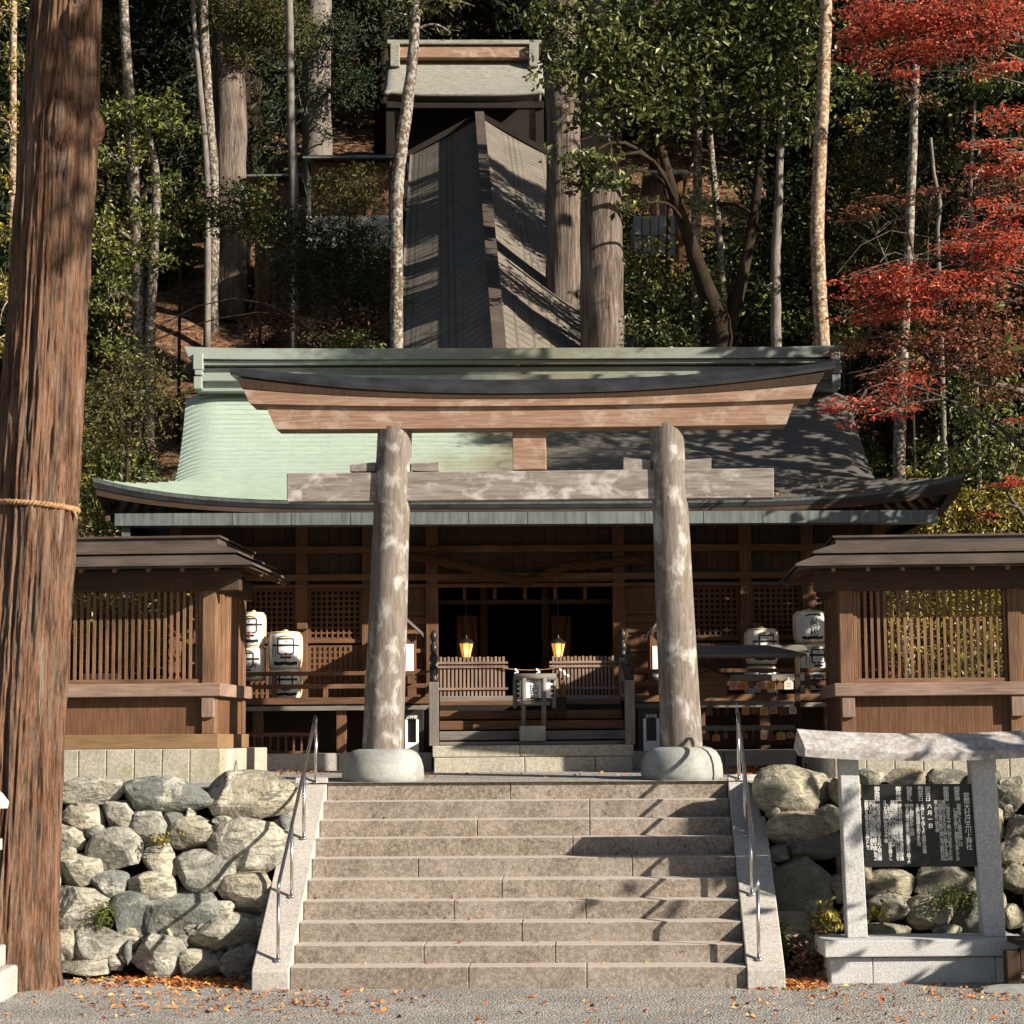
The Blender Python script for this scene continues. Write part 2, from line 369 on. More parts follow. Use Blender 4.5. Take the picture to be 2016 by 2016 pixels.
MT['bark_lichen'] = bark('lichened_bark', [(.3, (.05, .033, .024)), (.5, (.105, .075, .056)), (.7, (.17, .13, .10))], (6, 6, 3), .012, (13, .5, (.27, .26, .235)))
MT['bark_warm'] = bark('warm_mottled_bark', [(.3, (.10, .06, .035)), (.5, (.21, .14, .088)), (.7, (.32, .235, .155))], (6, 6, 3), .012, (12, .5, (.40, .33, .25)))
MT['bark_dark'] = bark('dark_bark', [(.3, (.010, .007, .005)), (.5, (.026, .018, .012)), (.7, (.055, .04, .028))], (7, 7, 2), .01)

MT['leaf_green'] = leafmat('evergreen_leaf', [(0, (.020, .032, .010)), (.4, (.062, .080, .022)), (.75, (.15, .165, .045)), (1, (.34, .32, .09))])
MT['leaf_bright'] = leafmat('bright_leaf', [(0, (.035, .05, .013)), (.45, (.10, .125, .03)), (.8, (.21, .215, .05)), (1, (.40, .36, .09))])
MT['leaf_dark'] = leafmat('dark_conifer_spray', [(0, (.008, .016, .007)), (.6, (.02, .036, .013)), (1, (.05, .07, .02))], .6, .1)
MT['leaf_olive'] = leafmat('olive_conifer_spray', [(0, (.025, .028, .008)), (.6, (.075, .075, .018)), (1, (.17, .145, .035))], .6, .15)
MT['leaf_yellow'] = leafmat('yellowing_leaf', [(0, (.07, .07, .015)), (.5, (.22, .19, .035)), (.85, (.42, .32, .055)), (1, (.55, .36, .07))])
MT['leaf_red'] = leafmat('red_maple_leaf', [(0, (.22, .045, .032)), (.45, (.50, .10, .062)), (.8, (.68, .17, .095)), (1, (.70, .34, .18))], .5, .4)
MT['leaf_rust'] = leafmat('withered_maple_leaf', [(0, (.13, .055, .038)), (.5, (.32, .12, .07)), (1, (.50, .24, .13))], .6, .35)
MT['leaf_brown'] = leafmat('dead_brown_leaf', [(0, (.05, .025, .015)), (.5, (.14, .07, .04)), (1, (.30, .18, .11))], .7, .2)
MT['leaf_fallen'] = leafmat('fallen_orange_leaf', [(0, (.12, .035, .018)), (.4, (.33, .10, .03)), (.75, (.55, .22, .06)), (1, (.65, .42, .14))], .7, .1)
MT['moss'] = leafmat('moss_blade', [(0, (.03, .05, .008)), (.6, (.09, .12, .02)), (1, (.2, .2, .04))], .8, .2)

def plain(name, c, rough=.6, spec=.4, metal=0.0): return G(name, rough, spec, metal).color(c).m
MT['steel'] = plain('brushed_steel', (.62, .62, .62), .22, .5, 1.0)
MT['black_board'] = plain('polished_black_stone', (.012, .012, .013), .35, .4)
MT['white_letter'] = plain('white_lettering', (.85, .85, .83), .6)
MT['ink'] = plain('black_ink', (.015, .015, .017), .7)
MT['red_ink'] = plain('red_ink', (.45, .05, .03), .7)
MT['paper'] = plain('white_paper', (.86, .86, .84), .8)
MT['white_paint'] = plain('white_painted_metal', (.8, .8, .8), .4)
MT['black_metal'] = plain('black_bronze', (.022, .02, .02), .45, .5, .3)
MT['brass'] = plain('dull_brass', (.34, .25, .12), .5, .5, .4)
g = G('straw_mat', .9, .1); v = g.coord((10, 10, 40)); f = g.noise(v, 3, 4); g.color(g.ramp(f, [(.3, (.42, .31, .16)), (.6, (.68, .56, .36)), (.8, (.78, .69, .50))])); g.bump(f, .6, .01); MT['straw'] = g.m
g = G('barrel_wrap', .8, .2); v = g.coord((1, 1, 1)); g.color(g.ramp(g.noise(v, 4, 4), [(.3, (.70, .69, .66)), (.7, (.82, .81, .78))])); MT['wrap'] = g.m
g = G('old_straw_rope', .95, .1); f = g.noise(g.coord(), 22, 4); g.color(g.ramp(f, [(.3, (.18, .09, .045)), (.7, (.42, .25, .14))])); g.bump(f, .8, .01); MT['rope'] = g.m
g = G('votive_wood', .7, .3); oi = g.node('ShaderNodeObjectInfo'); MT['ema'] = g.color(g.ramp(oi.outputs['Random'], [(0, (.20, .085, .035)), (.3, (.50, .24, .14)), (.6, (.60, .33, .12)), (.85, (.45, .20, .09)), (1, (.68, .52, .42))])).m
g = G('lamp_paper', .6, .3); g.color((.8, .5, .2)); g.b.inputs['Emission Color'].default_value = (1.0, .36, .05, 1); g.b.inputs['Emission Strength'].default_value = .28; MT['lamp'] = g.m
g = G('lamp_bulb', .6, .3); g.color((.9, .7, .4)); g.b.inputs['Emission Color'].default_value = (1.0, .55, .14, 1); g.b.inputs['Emission Strength'].default_value = 2.2; MT['bulb'] = g.m
MT['curtain'] = plain('brown_curtain', (.16, .075, .035), .9, .1)
g = G('corridor_shingle', .85, .2); q = g.sep(g.coord((1, 1, 1), kind='UV'))
fu = g.math('LESS_THAN', g.math('FRACT', g.math('MULTIPLY', q[0], 2.3)), .20); fv = g.math('LESS_THAN', g.math('FRACT', g.math('MULTIPLY', q[1], 4.6)), .14)
ln = g.math('MAXIMUM', fu, fv); c = g.mix(.5, g.ramp(g.noise(g.coord(), 1.1, 6, .65), [(.36, (.095, .085, .074)), (.64, (.195, .172, .142))]), g.ramp(g.noise(g.coord((2, 2, 2)), 9, 4, .7), [(.35, (.10, .088, .075)), (.65, (.22, .185, .15))]))
g.color(g.mix(ln, c, g.mix(1.0, c, (.62, .62, .62), 'MULTIPLY'))); g.bump(g.math('MULTIPLY', ln, -1.0), .5, .02); MT['shingle'] = g.m
MT['wood_shade_black'] = wood('shade_black_timber', (.006, .004, .003), (.012, .008, .006), (.022, .015, .011))  # near black puts the shade of eaves and trees into the colour
g = G('bark_thatch_roof', .85, .2); f = g.noise(g.coord((1.5, 5, 5)), 3, 5, .65); g.color(g.ramp(f, [(.3, (.15, .148, .13)), (.5, (.235, .232, .205)), (.72, (.33, .325, .28))])); MT['upper_roof'] = g.m
# ================================================================== SETTING
T = Fr(at(1018, 1946.7, 22).x, 22.0, R(-2.7))       # stair and gate axis
ZT = T.at(1038, 1539, 2.84).z                        # top of the stair
def zter(Y): return ZT + .03 * (Y - 24.84)           # the upper terrace climbs gently towards the hall
def hill(x, y):
    x = np.asarray(x, float); y = np.asarray(y, float)
    t = np.maximum(0, y - 36.0)
    z = 1.9 + .645 * t + .35 * np.exp(-((y - 36) / 1.5) ** 2) * 0
    z = z + np.where(t > 0, 1, 0) * .22 * np.minimum(t, 6) / 6 * (fbm(np.stack([x * .35, y * .35, 0 * x], -1).reshape(-1, 3), 4).reshape(x.shape) * 2.6)
    side = np.maximum(0, np.abs(x) - 16); return z + .25 * side * np.minimum(1, t / 5 + .0)
def hz(x, y): return float(hill(np.array([x]), np.array([y]))[0])

mb = MB(); mb.add([(-120, -60, 0), (120, -60, 0), (120, 60, 0), (-120, 60, 0)], [(0, 1, 2, 3)])
o = mb.build('ground', MT['gravel']); o['kind'] = 'structure'
xs = np.linspace(-45, 45, 150); ys = np.concatenate([np.linspace(35.0, 75, 120), np.linspace(77, 110, 12)])
X, Y = np.meshgrid(xs, ys); Z = hill(X, Y); Z[0, :] = -.5
V = np.stack([X, Y, Z], -1).reshape(-1, 3); n_, m_ = X.shape
ii = np.arange(n_ * m_).reshape(n_, m_); Fq = np.stack([ii[:-1, :-1], ii[:-1, 1:], ii[1:, 1:], ii[1:, :-1]], -1).reshape(-1, 4)
o = npmesh('hillside', V, Fq, MT['soil'], smooth=True); o['kind'] = 'structure'
# upper terrace: gravel sheet between the dry walls, the stair and the hall
mb = MB(); cl = T.tow((-2.62, 2.80, 0)); cr = T.tow((2.62, 2.80, 0))
y0l, y0r = 23.95, 24.15
def tv(x, y): return (x, y, zter(y))
mb.add([tv(-16, y0l), tv(cl.x, y0l), tv(cl.x, cl.y), tv(cr.x, cr.y), tv(cr.x, y0r), tv(16, y0r), tv(16, 36.4), tv(-16, 36.4)],
       [(0, 1, 2, 7), (2, 3, 6, 7), (3, 4, 5, 6)])
o = mb.build('terrace', MT['gravel']); o['kind'] = 'structure'

# ------------------------------------------------------------------ stone stair
st = fthing(T, 'stone_staircase', 'wide ten step granite staircase climbing from the gravel to the gate', 'staircase')
HW = 2.41; RI = ZT / 10; TR = 2.84 / 9
edge = [T.at(1018 + (1038 - 1018) * i / 9, 1336 + c / 2.841, TR * i).z for i, c in enumerate((1610, 1488, 1360, 1240, 1120, 1000, 888, 785, 680, 577))]
joints = [(745, 1405), (495, 1230), (1045,), (665, 1405), (935,), (465, 1668), (1335, -470), (797, 1432), (-300, 1432), (985,)]
rng = random.Random(3)
for i in range(10):
    z1 = edge[i]; z0 = (edge[i - 1] - .03) if i else -.05
    xs_ = [-HW] + sorted(T.at(660 + j / 2.841, 1900, TR * i).x for j in joints[i]) + [HW]
    mb = MB()
    for a, b in zip(xs_[:-1], xs_[1:]):
        yf = TR * i + rng.uniform(-.004, .004); zf = z1 - .003 + rng.uniform(-.003, .003); yb_ = TR * (i + 1) + .04
        mb.add([(a + .003, yf, z0), (b - .003, yf, z0), (b - .003, yb_, z0), (a + .003, yb_, z0), (a + .003, yf, zf), (b - .003, yf, zf), (b - .003, yb_, z1 + .003), (a + .003, yb_, z1 + .003)], [(0, 3, 2, 1), (4, 5, 6, 7), (0, 1, 5, 4), (1, 2, 6, 5), (2, 3, 7, 6), (3, 0, 4, 7)])
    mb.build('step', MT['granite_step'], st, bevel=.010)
for s in (-1, 1):
    for a, b in ((-.06, .72), (.726, 1.75), (1.756, 2.95)):      # each side kerb is three long stones
        za = edge[0] + .0 + (edge[9] - edge[0]) * (a / 2.84); zb = edge[0] + (edge[9] - edge[0]) * (b / 2.84)
        mb = MB(); mb.prism([(a, -.05 if a < 0 else max(-.05, za - .55)), (a, max(.02, za + .0)), (b, zb + .0), (b, max(-.05, zb - .55))], s * (HW + .003), s * (HW + .40), 'x')
        mb.build('side_kerb', MT['granite_side'], st, bevel=.012)

def handrail(name, pts, posts, label):
    top = pts[0]; t = fthing(T, name, label, 'handrail', 'handrails beside the stone stair')
    mb = MB(); mb.tube(pts, .021, 12); mb.build('rail', MT['steel'], t, smooth=True)
    for p, zb in posts:
        mb = MB(); mb.tube([(p[0], p[1], zb), (p[0], p[1], p[2])], .019, 12); mb.lathe([(.04, -.012), (.04, .006), (.02, .01)], 12, (p[0], p[1], zb + .01)); mb.build('post', MT['steel'], t, smooth=True)
    return t
def kz(ly): return edge[0] + (edge[9] - edge[0]) * ly / 2.84
for s, label in ((-1, 'steel handrail on the kerb next to the wide boulder wall'), (1, 'steel handrail on the kerb next to the stone framed notice board')):
    x = s * (HW + .14)
    A = Vector((x, 2.86, ZT + .80)); Bp = Vector((x, .12, kz(.12) + .80))
    pts = [A + Vector((0, .0, -.10)), A + Vector((0, -.02, -.03)), A + Vector((0, -.06, 0))] + [A.lerp(Bp, t_) for t_ in (.1, .5, .9)] + [Bp + Vector((0, 0, .0)), Bp + Vector((0, -.035, -.03)), Bp + Vector((0, -.04, -.10))]
    posts = [((x, 2.86, A.z - .08), ZT)] + [((x, A.lerp(Bp, q).y, A.lerp(Bp, q).z - .01), kz(A.lerp(Bp, q).y)) for q in (.35, .68)] + [((x, .08, Bp.z - .08), kz(.08))]
    handrail('handrail', pts, posts, label)

# ------------------------------------------------------------------ dry stone walls
_ib = bmesh.new(); bmesh.ops.create_icosphere(_ib, subdivisions=4, radius=1); _ib.verts.ensure_lookup_table()
ICO_V = np.array([v.co[:] for v in _ib.verts]); ICO_F = np.array([[v.index for v in f.verts] for f in _ib.faces]); _ib.free()
def rock_verts(rx, ry, rz, seed, cuts=9, rough=.05):
    r = np.random.RandomState(seed); v = ICO_V.copy()
    v = np.sign(v) * np.abs(v) ** .82
    for k in range(cuts):
        n = r.normal(size=3); n[1] *= .8; n /= np.linalg.norm(n); d = r.uniform(.64, .94)
        q = v @ n - d; v = v - np.outer(np.maximum(0, q), n)
    v -= (v.max(0) + v.min(0)) / 2; v /= (v.max(0) - v.min(0)) / 2
    nn = v / np.linalg.norm(v, axis=1, keepdims=True)
    v = v + nn * (rough * fbm(v * 1.7 + seed, 4) + rough * .9 * fbm(v * 5 + seed * 2, 3))[:, None]
    return v * np.array([rx, ry, rz])
def stone_wall(fr_c, stones, mat, ybot, ytop, pybot, pytop, root, seed, fillers):
    r = random.Random(seed); k = 0
    def place(px, py, wpx, hpx, name, back=0.0, ry=None):
        nonlocal k
        Yc = ybot + (ytop - ybot) * (pybot - py) / (pybot - pytop)
        c = at(px, py, Yc); s = Yc / FPX
        rx, rz = wpx * s / 2 * 1.09, hpx * s / 2 * 1.09
        ry_ = ry or min(.42, max(.1, .75 * (rx + rz) / 2))
        v = rock_verts(rx, ry_, rz, seed * 100 + k) + np.array([c.x, c.y + ry_ * .62 + back, c.z]) - np.array(root.location)
        npmesh(name, v, ICO_F, mat, root, smooth=False); k += 1
    for q in stones: place(*q, 'boulder')
    for q in fillers: place(*q, 'boulder', back=.06, ry=.14)
    return k
def cs(lst, ox, oy): return [(ox + a / 2.841, oy + b / 2.841, c / 2.841, d / 2.841) for a, b, c, d in lst]

LS = [(480, 630, 400, 150), (920, 650, 460, 195), (1400, 655, 480, 265), (450, 780, 232, 150), (655, 790, 175, 195), (825, 855, 212, 215), (980, 790, 132, 84),
      (1085, 868, 285, 180), (1240, 795, 104, 52), (1372, 940, 405, 300), (350, 890, 225, 170), (630, 965, 305, 245), (890, 1020, 185, 195), (1140, 1080, 345, 225),
      (425, 1090, 265, 205), (610, 1155, 185, 150), (840, 1180, 265, 192), (440, 1310, 370, 265), (730, 1340, 232, 262), (1020, 1335, 395, 300), (1385, 1205, 325, 235),
      (1240, 1300, 124, 104), (1260, 1440, 500, 232), (345, 1500, 155, 190), (560, 1490, 292, 232), (870, 1560, 305, 245), (1120, 1612, 222, 172), (1340, 1600, 225, 205),
      (470, 1610, 262, 102), (285, 705, 90, 130), (290, 1120, 90, 140), (1592, 800, 62, 84), (712, 1530, 42, 135), (1462, 1385, 100, 140), (330, 985, 160, 65),
      (200, 620, 190, 150), (150, 850, 220, 220), (140, 1080, 240, 220), (130, 1320, 240, 240), (160, 1530, 230, 200), (-60, 700, 240, 230), (-80, 960, 260, 240), (-80, 1240, 260, 260), (-70, 1500, 270, 230)]
r_ = random.Random(5)
LF = [(r_.uniform(250, 1560), r_.uniform(640, 1640), r_.uniform(60, 120), r_.uniform(50, 100)) for _ in range(46)]
LF = [q for q in LF if q[0] < 1600 - (q[1] - 560) * .13]
wl = thing('boulder_wall', 'dry stone retaining wall of grey boulders beside the large cedar', 'stone wall', at(300, 1925, 23.4))
wl.location.z = 0
n1_ = stone_wall(W0, cs(LS, 0, 1336), MT['boulder'], 23.1, 23.75, 1925, 1529, wl, 1, cs(LF, 0, 1336))
def backing(root, x0, x1, x1t, yb, yt, zt):
    mb = MB(); L = root.location
    p = [(x0, yb, -.1), (x1, yb, -.1), (x1t, yt, zt), (x0, yt, zt)]; q = [(a, 25.4, c) for a, b, c in p]
    mb.add([(a - L.x, b - L.y, c - L.z) for a, b, c in p + q], [(0, 1, 2, 3), (7, 6, 5, 4), (3, 2, 6, 7), (1, 5, 6, 2), (0, 3, 7, 4), (0, 4, 5, 1)])
    mb.build('earth_core', MT['earth'], root)
backing(wl, -9, at(500, 1900, 23.5).x, at(565, 1540, 24.1).x, 23.42, 24.05, zter(24) - .06)

RS = [(640, 625, 405, 265), (700, 850, 370, 215), (800, 930, 420, 160), (690, 1185, 345, 345), (835, 790, 180, 160), (640, 1410, 290, 190), (1080, 555, 140, 100), (1280, 560, 220, 110),
      (1180, 1150, 280, 150), (1180, 1270, 280, 170), (1510, 1125, 350, 175), (1420, 1310, 260, 185), (1640, 1340, 180, 205), (1520, 1425, 170, 100), (1860, 665, 190, 225), (1905, 850, 140, 160),
      (1870, 970, 170, 180), (1890, 1120, 170, 160), (1880, 1330, 130, 130), (1150, 1430, 280, 110), (1000, 1090, 170, 160), (900, 1180, 120, 150), (560, 980, 120, 90), (940, 640, 170, 160),
      (1500, 560, 240, 110), (1710, 560, 180, 110), (1180, 780, 300, 180), (1480, 780, 300, 200), (1740, 820, 180, 200), (1250, 970, 260, 160), (1500, 960, 230, 130), (820, 1360, 170, 150), (900, 1500, 150, 100),
      (740, 1520, 130, 80), (1740, 1060, 130, 200), (1770, 1260, 130, 160), (2080, 700, 220, 240), (2080, 960, 230, 240), (2080, 1230, 240, 250), (2060, 1450, 240, 180), (1790, 1460, 200, 120), (1000, 1330, 160, 150)] + [(2260 + 250 * i, 640 + 270 * j + 60 * (i % 2), 270, 280) for i in range(4) for j in range(4)]
RF = [(r_.uniform(500, 1980), r_.uniform(600, 1500), r_.uniform(60, 120), r_.uniform(50, 100)) for _ in range(40)]
wr = thing('boulder_wall', 'shaded mossy boulder retaining wall behind the notice board', 'stone wall', at(1750, 1925, 23.4)); wr.location.z = 0
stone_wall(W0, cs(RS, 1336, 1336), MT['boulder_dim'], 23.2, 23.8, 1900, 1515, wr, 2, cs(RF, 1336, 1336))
backing(wr, at(1500, 1540, 23.9).x, 9, 9, 23.5, 24.2, zter(24.2) - .06)

# ------------------------------------------------------------------ torii gate
TY = 3.35
tg = fthing(T, 'torii_gate', 'weathered wooden torii gate with black copper topped beam above the stair', 'torii gate')
def ringnoise(z, a, seed): return float(vnoise([[z * .6, math.cos(a) * .8 + seed, math.sin(a) * .8]])[0])
for (tx, ty_, tw), (bx, by_, bw), sd in (((745, 812, 66), (722.5, 1413, 77.5), 1), ((1257, 806, 64), (1286, 1409, 78), 9)):
    a = T.at(bx * K, by_ * K, TY); b = T.at(tx * K, (ty_ - 4) * K, TY)
    ra = bw * K / 2 * 25.3 / FPX; rb = tw * K / 2 * 25.3 / FPX
    mb = MB(); rows = []; N = 40; S_ = 48
    for i in range(N + 1):
        f = i / N; c = a.lerp(b, f); r0 = ra + (rb - ra) * f
        rows.append([(c.x + r0 * (1 + .016 * ringnoise(c.z * 2, 2 * math.pi * k / S_, sd)) * math.cos(2 * math.pi * k / S_), c.y + r0 * (1 + .016 * ringnoise(c.z * 2, 2 * math.pi * k / S_, sd)) * math.sin(2 * math.pi * k / S_), c.z) for k in range(S_ + 1)])
    mb.grid(rows); mb.build('pillar', MT['torii_post'], tg, smooth=True)
    # rounded footing stone
    wpx = (155 if sd == 1 else 153) * K * 25.3 / FPX / 2; zt = a.z; zb = zter(25.3) - .05
    prof = [(wpx * q, zb + (zt - zb) * z_) for q, z_ in ((.97, 0), (1.0, .25), (.985, .5), (.93, .72), (.84, .88), (.72, .965), (.6, 1.0), (.3, 1.005), (.02, 1.005))]
    mb = MB(); mb.lathe(prof, 40, (a.x, a.y, 0)); mb.build('base_stone', MT['base_stone'], tg, smooth=True)
def curve(px, y0, amp, c=1048.0, hw=596.0, pw=2.3): return y0 - amp * (abs(px - c) / hw) ** pw - .0096 * (px - c)
def beam_curved(name, mat, x0t, x1t, x0b, x1b, ytop, ybot, amp, yf, d, n=48, bev=.008):
    """beam whose top and bottom edges curve up towards slanted ends; pixel outline at plane yf"""
    rows = []
    top = []; bot = []
    for i in range(n + 1):
        f = i / n; xt = x0t + (x1t - x0t) * f; xb = x0b + (x1b - x0b) * f
        sl = -.008 * 0
        top.append(T.at(xt, curve(xt, ytop, amp[0]), yf)); bot.append(T.at(xb, curve(xb, ybot, amp[1]), yf))
    dv = Vector((0, d, 0))
    mb = MB(); mb.grid([bot, top, [q + dv for q in top], [q + dv for q in bot], bot])
    for e, fl in ((0, 0), (n, 1)):
        q = [bot[e], top[e], top[e] + dv, bot[e] + dv]; mb.add(q, [(0, 1, 2, 3)])
    return mb.build(name, mat, tg, bevel=bev)
beam_curved('top_beam', MT['torii_beam'], 478, 1609, 492, 1597, 783, 798.5, (26, 11), TY - .255, .51)
beam_curved('under_beam', MT['torii_beam'], 520, 1566, 544, 1548, 799.5, 841.5, (14, 2), TY - .20, .40)
# dark soffit board and black copper capping of the top beam
beam_curved('cap_board', MT['wood_dark'], 466, 1625, 476, 1612, 771, 784, (36, 28), TY - .265, .53)
tops = []; n = 48
rows = [[], [], [], [], []]
for i in range(n + 1):
    f = i / n; x = 453 + (1646 - 453) * f
    e = T.at(x, curve(x, 774, 43), TY - .285); e2 = T.at(x, curve(x, 766, 41), TY - .29); r0 = T.at(x, curve(x, 747, 30), TY)
    bk = Vector((e2.x, TY + .29, e2.z)); bk2 = Vector((e.x, TY + .285, e.z))
    for rr, q in zip(rows, (e, e2, r0, bk, bk2)): rr.append(q)
mb = MB(); mb.grid(rows + [rows[0]])
for e in (0, n): mb.add([rr[e] for rr in rows], [(0, 1, 2, 3, 4)])
mb.build('copper_cap', MT['black_copper'], tg)
mb = MB()
q = [T.at(x * K, y * K, TY - .11) for x, y in ((541, 893), (1460, 883), (1460, 939), (541, 947))]
mb.add(q + [v + Vector((0, .22, 0)) for v in q], [(0, 1, 2, 3), (7, 6, 5, 4), (0, 4, 5, 1), (1, 5, 6, 2), (2, 6, 7, 3), (3, 7, 4, 0)]); mb.build('tie_beam', MT['torii_tie'], tg, bevel=.012)
mb = MB(); mb.pbox(T, 967 * K, 808 * K, 1030 * K, 886 * K, TY - .08, .16); mb.build('strut', MT['torii_beam'], tg, bevel=.008)
for pl in (((660, 876), (708, 872), (708, 889), (660, 889.5)), ((776, 874), (828, 872), (828, 890), (776, 888)), ((1176, 863), (1228, 868), (1228, 886), (1176, 886.5)), ((1289, 868), (1342, 864), (1342, 885), (1289, 885.5))):
    q = [T.at(x * K, y * K, TY - .075) for x, y in pl]
    mb = MB(); mb.add(q + [v + Vector((0, .15, 0)) for v in q], [(0, 1, 2, 3), (7, 6, 5, 4), (0, 4, 5, 1), (1, 5, 6, 2), (2, 6, 7, 3), (3, 7, 4, 0)]); mb.build('wedge', MT['torii_tie'], tg, bevel=.004)

# ------------------------------------------------------------------ roofed lattice fences
def fence(fr, sx, label, LEN, pxm):
    """fr: frame whose origin is the outer corner of the corner post; sx=+1 runs to the left, -1 to the right"""
    t = fthing(fr, 'roofed_lattice_fence', label, 'fence', 'roofed lattice fences beside the stair')
    def z(py, ly=0.0): return fr.at(pxm, py, ly).z
    def bx(mb, u0, y0, z0, u1, y1, z1): return mb.box(sx * u0, y0, z0, sx * u1, y1, z1)
    SL = 1.85
    zp = z(1474, -.2); zs = z(1445); zr0 = z(1371); zr1 = z(1345); zb0 = z(1163); zb1 = z(1122)
    mb = MB(); u = .24
    first = True
    while u > -LEN:
        wdt = .50 if first else .345; first = False
        if u == .24: mb.prism([(sx * (u - wdt), -.24), (sx * (u - .13), -.24), (sx * (u - .04), -.2), (sx * u, -.11), (sx * u, .18), (sx * (u - wdt), .18)], zter(25) - .2, zp, 'z')
        else: bx(mb, u - wdt + .003, -.24, zter(25) - .2, u - .003, .18, zp)
        u -= wdt
    yy = .185
    while yy < SL + .2:
        bx(mb, -.2, yy + .003, zter(25) - .2, .24, yy + .34, zp); yy += .345
    mb.build('stone_plinth', MT['plinth'], t, bevel=.012)
    mb = MB(); bx(mb, -LEN, -.05, zp + .002, .05, .14, zs); bx(mb, -.14, .142, zp + .002, .05, SL + .1, zs - .002); mb.build('sill', MT['sill_gold'], t, bevel=.008)
    nb = int(LEN / 2.06) + 1
    for k in range(nb):
        u1 = -2.06 * k
        mb = MB(); bx(mb, u1 - .17, 0, zs, u1, .15, zb1 + .1); mb.build('post', MT['fence_z'], t, bevel=.01)
        mb = MB(); bx(mb, u1 - .165, -.055, zr0 - .26, u1 - .005, -.002, zr0 - .004); mb.build('tenon_block', MT['rail_z'], t, bevel=.01)
    mb = MB(); bx(mb, -.15, SL - .12, zs, .015, SL + .05, zb1 + .05); mb.build('post', MT['fence_z'], t, bevel=.01)
    # lower boards
    mb = MB(); u = -.172
    while u > -LEN:
        bx(mb, u - .298, .055, zs - .01, u, .09, zr0 + .01); u -= .30
    mb.build('lower_panel', MT['wood_z'], t)
    mb = MB(); y = .152
    while y < SL - .13:
        bx(mb, -.06, y, zs - .01, -.012, y + .196, zr0 + .01); y += .2
    mb.build('lower_panel', MT['wood_z'], t)
    mb = MB(); y = .152; q = 0
    while y < SL - .13:
        bx(mb, -.06, y, zr1 - .02, -.008 - .01 * (q % 2), y + .126, zb1); y += .13; q += 1
    mb.build('side_boarding', MT['fence_z'], t)
    mb = MB(); bx(mb, -LEN, -.085, zr0, .085, .16, zr1); mb.build('middle_rail', MT['rail_x'], t, bevel=.012)
    mb = MB(); bx(mb, -.05, .163, zr0, .083, SL + .12, zr1 - .003); mb.build('middle_rail', MT['rail_y'], t, bevel=.012)
    for k in range(nb):
        u1 = -2.06 * k - .17
        mb = MB(); u = u1 - .06; j = 0
        while u > u1 - 1.87:
            bx(mb, u - .036, .055, zr1 - .01, u, .091, zb0 + .06); u -= .081; j += 1
        mb.build('lattice_slats', MT['fence_z'], t)
        mb = MB(); bx(mb, u1 - 1.888, .03, zr1 + .002, u1 - .002, .115, zr1 + .055); mb.build('lattice_frame', MT['fence_x'], t, bevel=.006)
        mb = MB(); bx(mb, u1 - .05, .028, zr1 + .057, u1 - .004, .117, zb0 - .002); mb.build('lattice_frame', MT['fence_z'], t, bevel=.006); mb = MB(); bx(mb, u1 - 1.886, .028, zr1 + .057, u1 - 1.84, .117, zb0 - .002); mb.build('lattice_frame', MT['fence_z'], t, bevel=.006)
    mb = MB(); bx(mb, -LEN, -.03, zb0, .30, .148, zb1); mb.build('head_beam', MT['wood_dark_shade'], t, bevel=.01)  # darker than the other fence timber to carry the eave's shade
    mb = MB(); bx(mb, -.12, -.25, zb0 - .03, .06, SL + .5, zb1 - .04) if False else bx(mb, -.12, .15, zb0 + .01, .045, SL + .38, zb1 - .01); mb.build('head_beam', MT['wood_dark_shade'], t, bevel=.01)
    # stepped board roof, turning the corner
    ze = fr.at(pxm, 1108, -.55).z; zk = fr.at(pxm, 1056, .08).z; H = zk - ze
    cu, cy = -.08, .08; YE = SL + .50
    def path(o, zz, inner=False):
        s_ = -1 if inner else 1
        return [Vector((sx * -LEN, cy - s_ * o, zz)), Vector((sx * (cu + s_ * o), cy - s_ * o, zz)), Vector((sx * (cu + s_ * o), YE, zz))]
    def strip(mb, oa, za, ob, zb, th, inner=False):
        rows = [path(oa, za, inner), path(ob, zb, inner), path(ob, zb - th, inner), path(oa, za - th, inner)]
        mb.grid(rows + [rows[0]])
        for e in (0, 2): mb.add([r[e] for r in rows], [(0, 1, 2, 3)])
    for inner in (False, True):
        mb = MB(); strip(mb, .64, ze, .30, ze + H * .40, .03, inner); strip(mb, .60, ze - .035, .10, ze + H * .40 - .05, .022, inner)
        mb.build('eave_boards', MT['fence_roof'], t)
        mb = MB(); strip(mb, .41, ze + H * .40 + .015, .06, ze + H * .78, .028, inner); mb.build('upper_boards', MT['fence_roof'], t)
    mb = MB()
    strip(mb, .105, ze + H * .66, .0, ze + H * .66, .02); strip(mb, .10, ze + H * .97, .0, ze + H * .97, H * .31); strip(mb, .10, ze + H * .97, .0, ze + H * .97, H * .31, True)
    mb.build('ridge_box', MT['fence_roof'], t)
    mb = MB(); strip(mb, .135, ze + H, 0, ze + H + .01, .025); strip(mb, .135, ze + H, 0, ze + H + .01, .025, True); mb.build('ridge_board', MT['fence_roof'], t)
    # rafters under the eaves
    mb = MB(); u = .1
    while u > -LEN:
        mb.beam((sx * u, cy - .58, ze - .075), (sx * u, cy + .05, ze + H * .36), .045, .05); u -= .42
    y = .45
    while y < YE - .1:
        mb.beam((sx * (cu + .58), y, ze - .075), (sx * cu, y, ze + H * .36), .045, .05); y += .42
    mb.build('eave_rafters', MT['fence_y'], t)
    return t
L = Fr(at(424, 1345, 25.4).x, 25.4, R(-3.5)); RR = Fr(at(1655, 1345, 25.4).x, 25.4, R(-3.5))
fence(L, 1, 'roofed timber lattice fence on cut stone plinth behind the large cedar', 6.0, 400)
fence(RR, -1, 'roofed timber lattice fence above the stone framed notice board', 6.0, 1668)
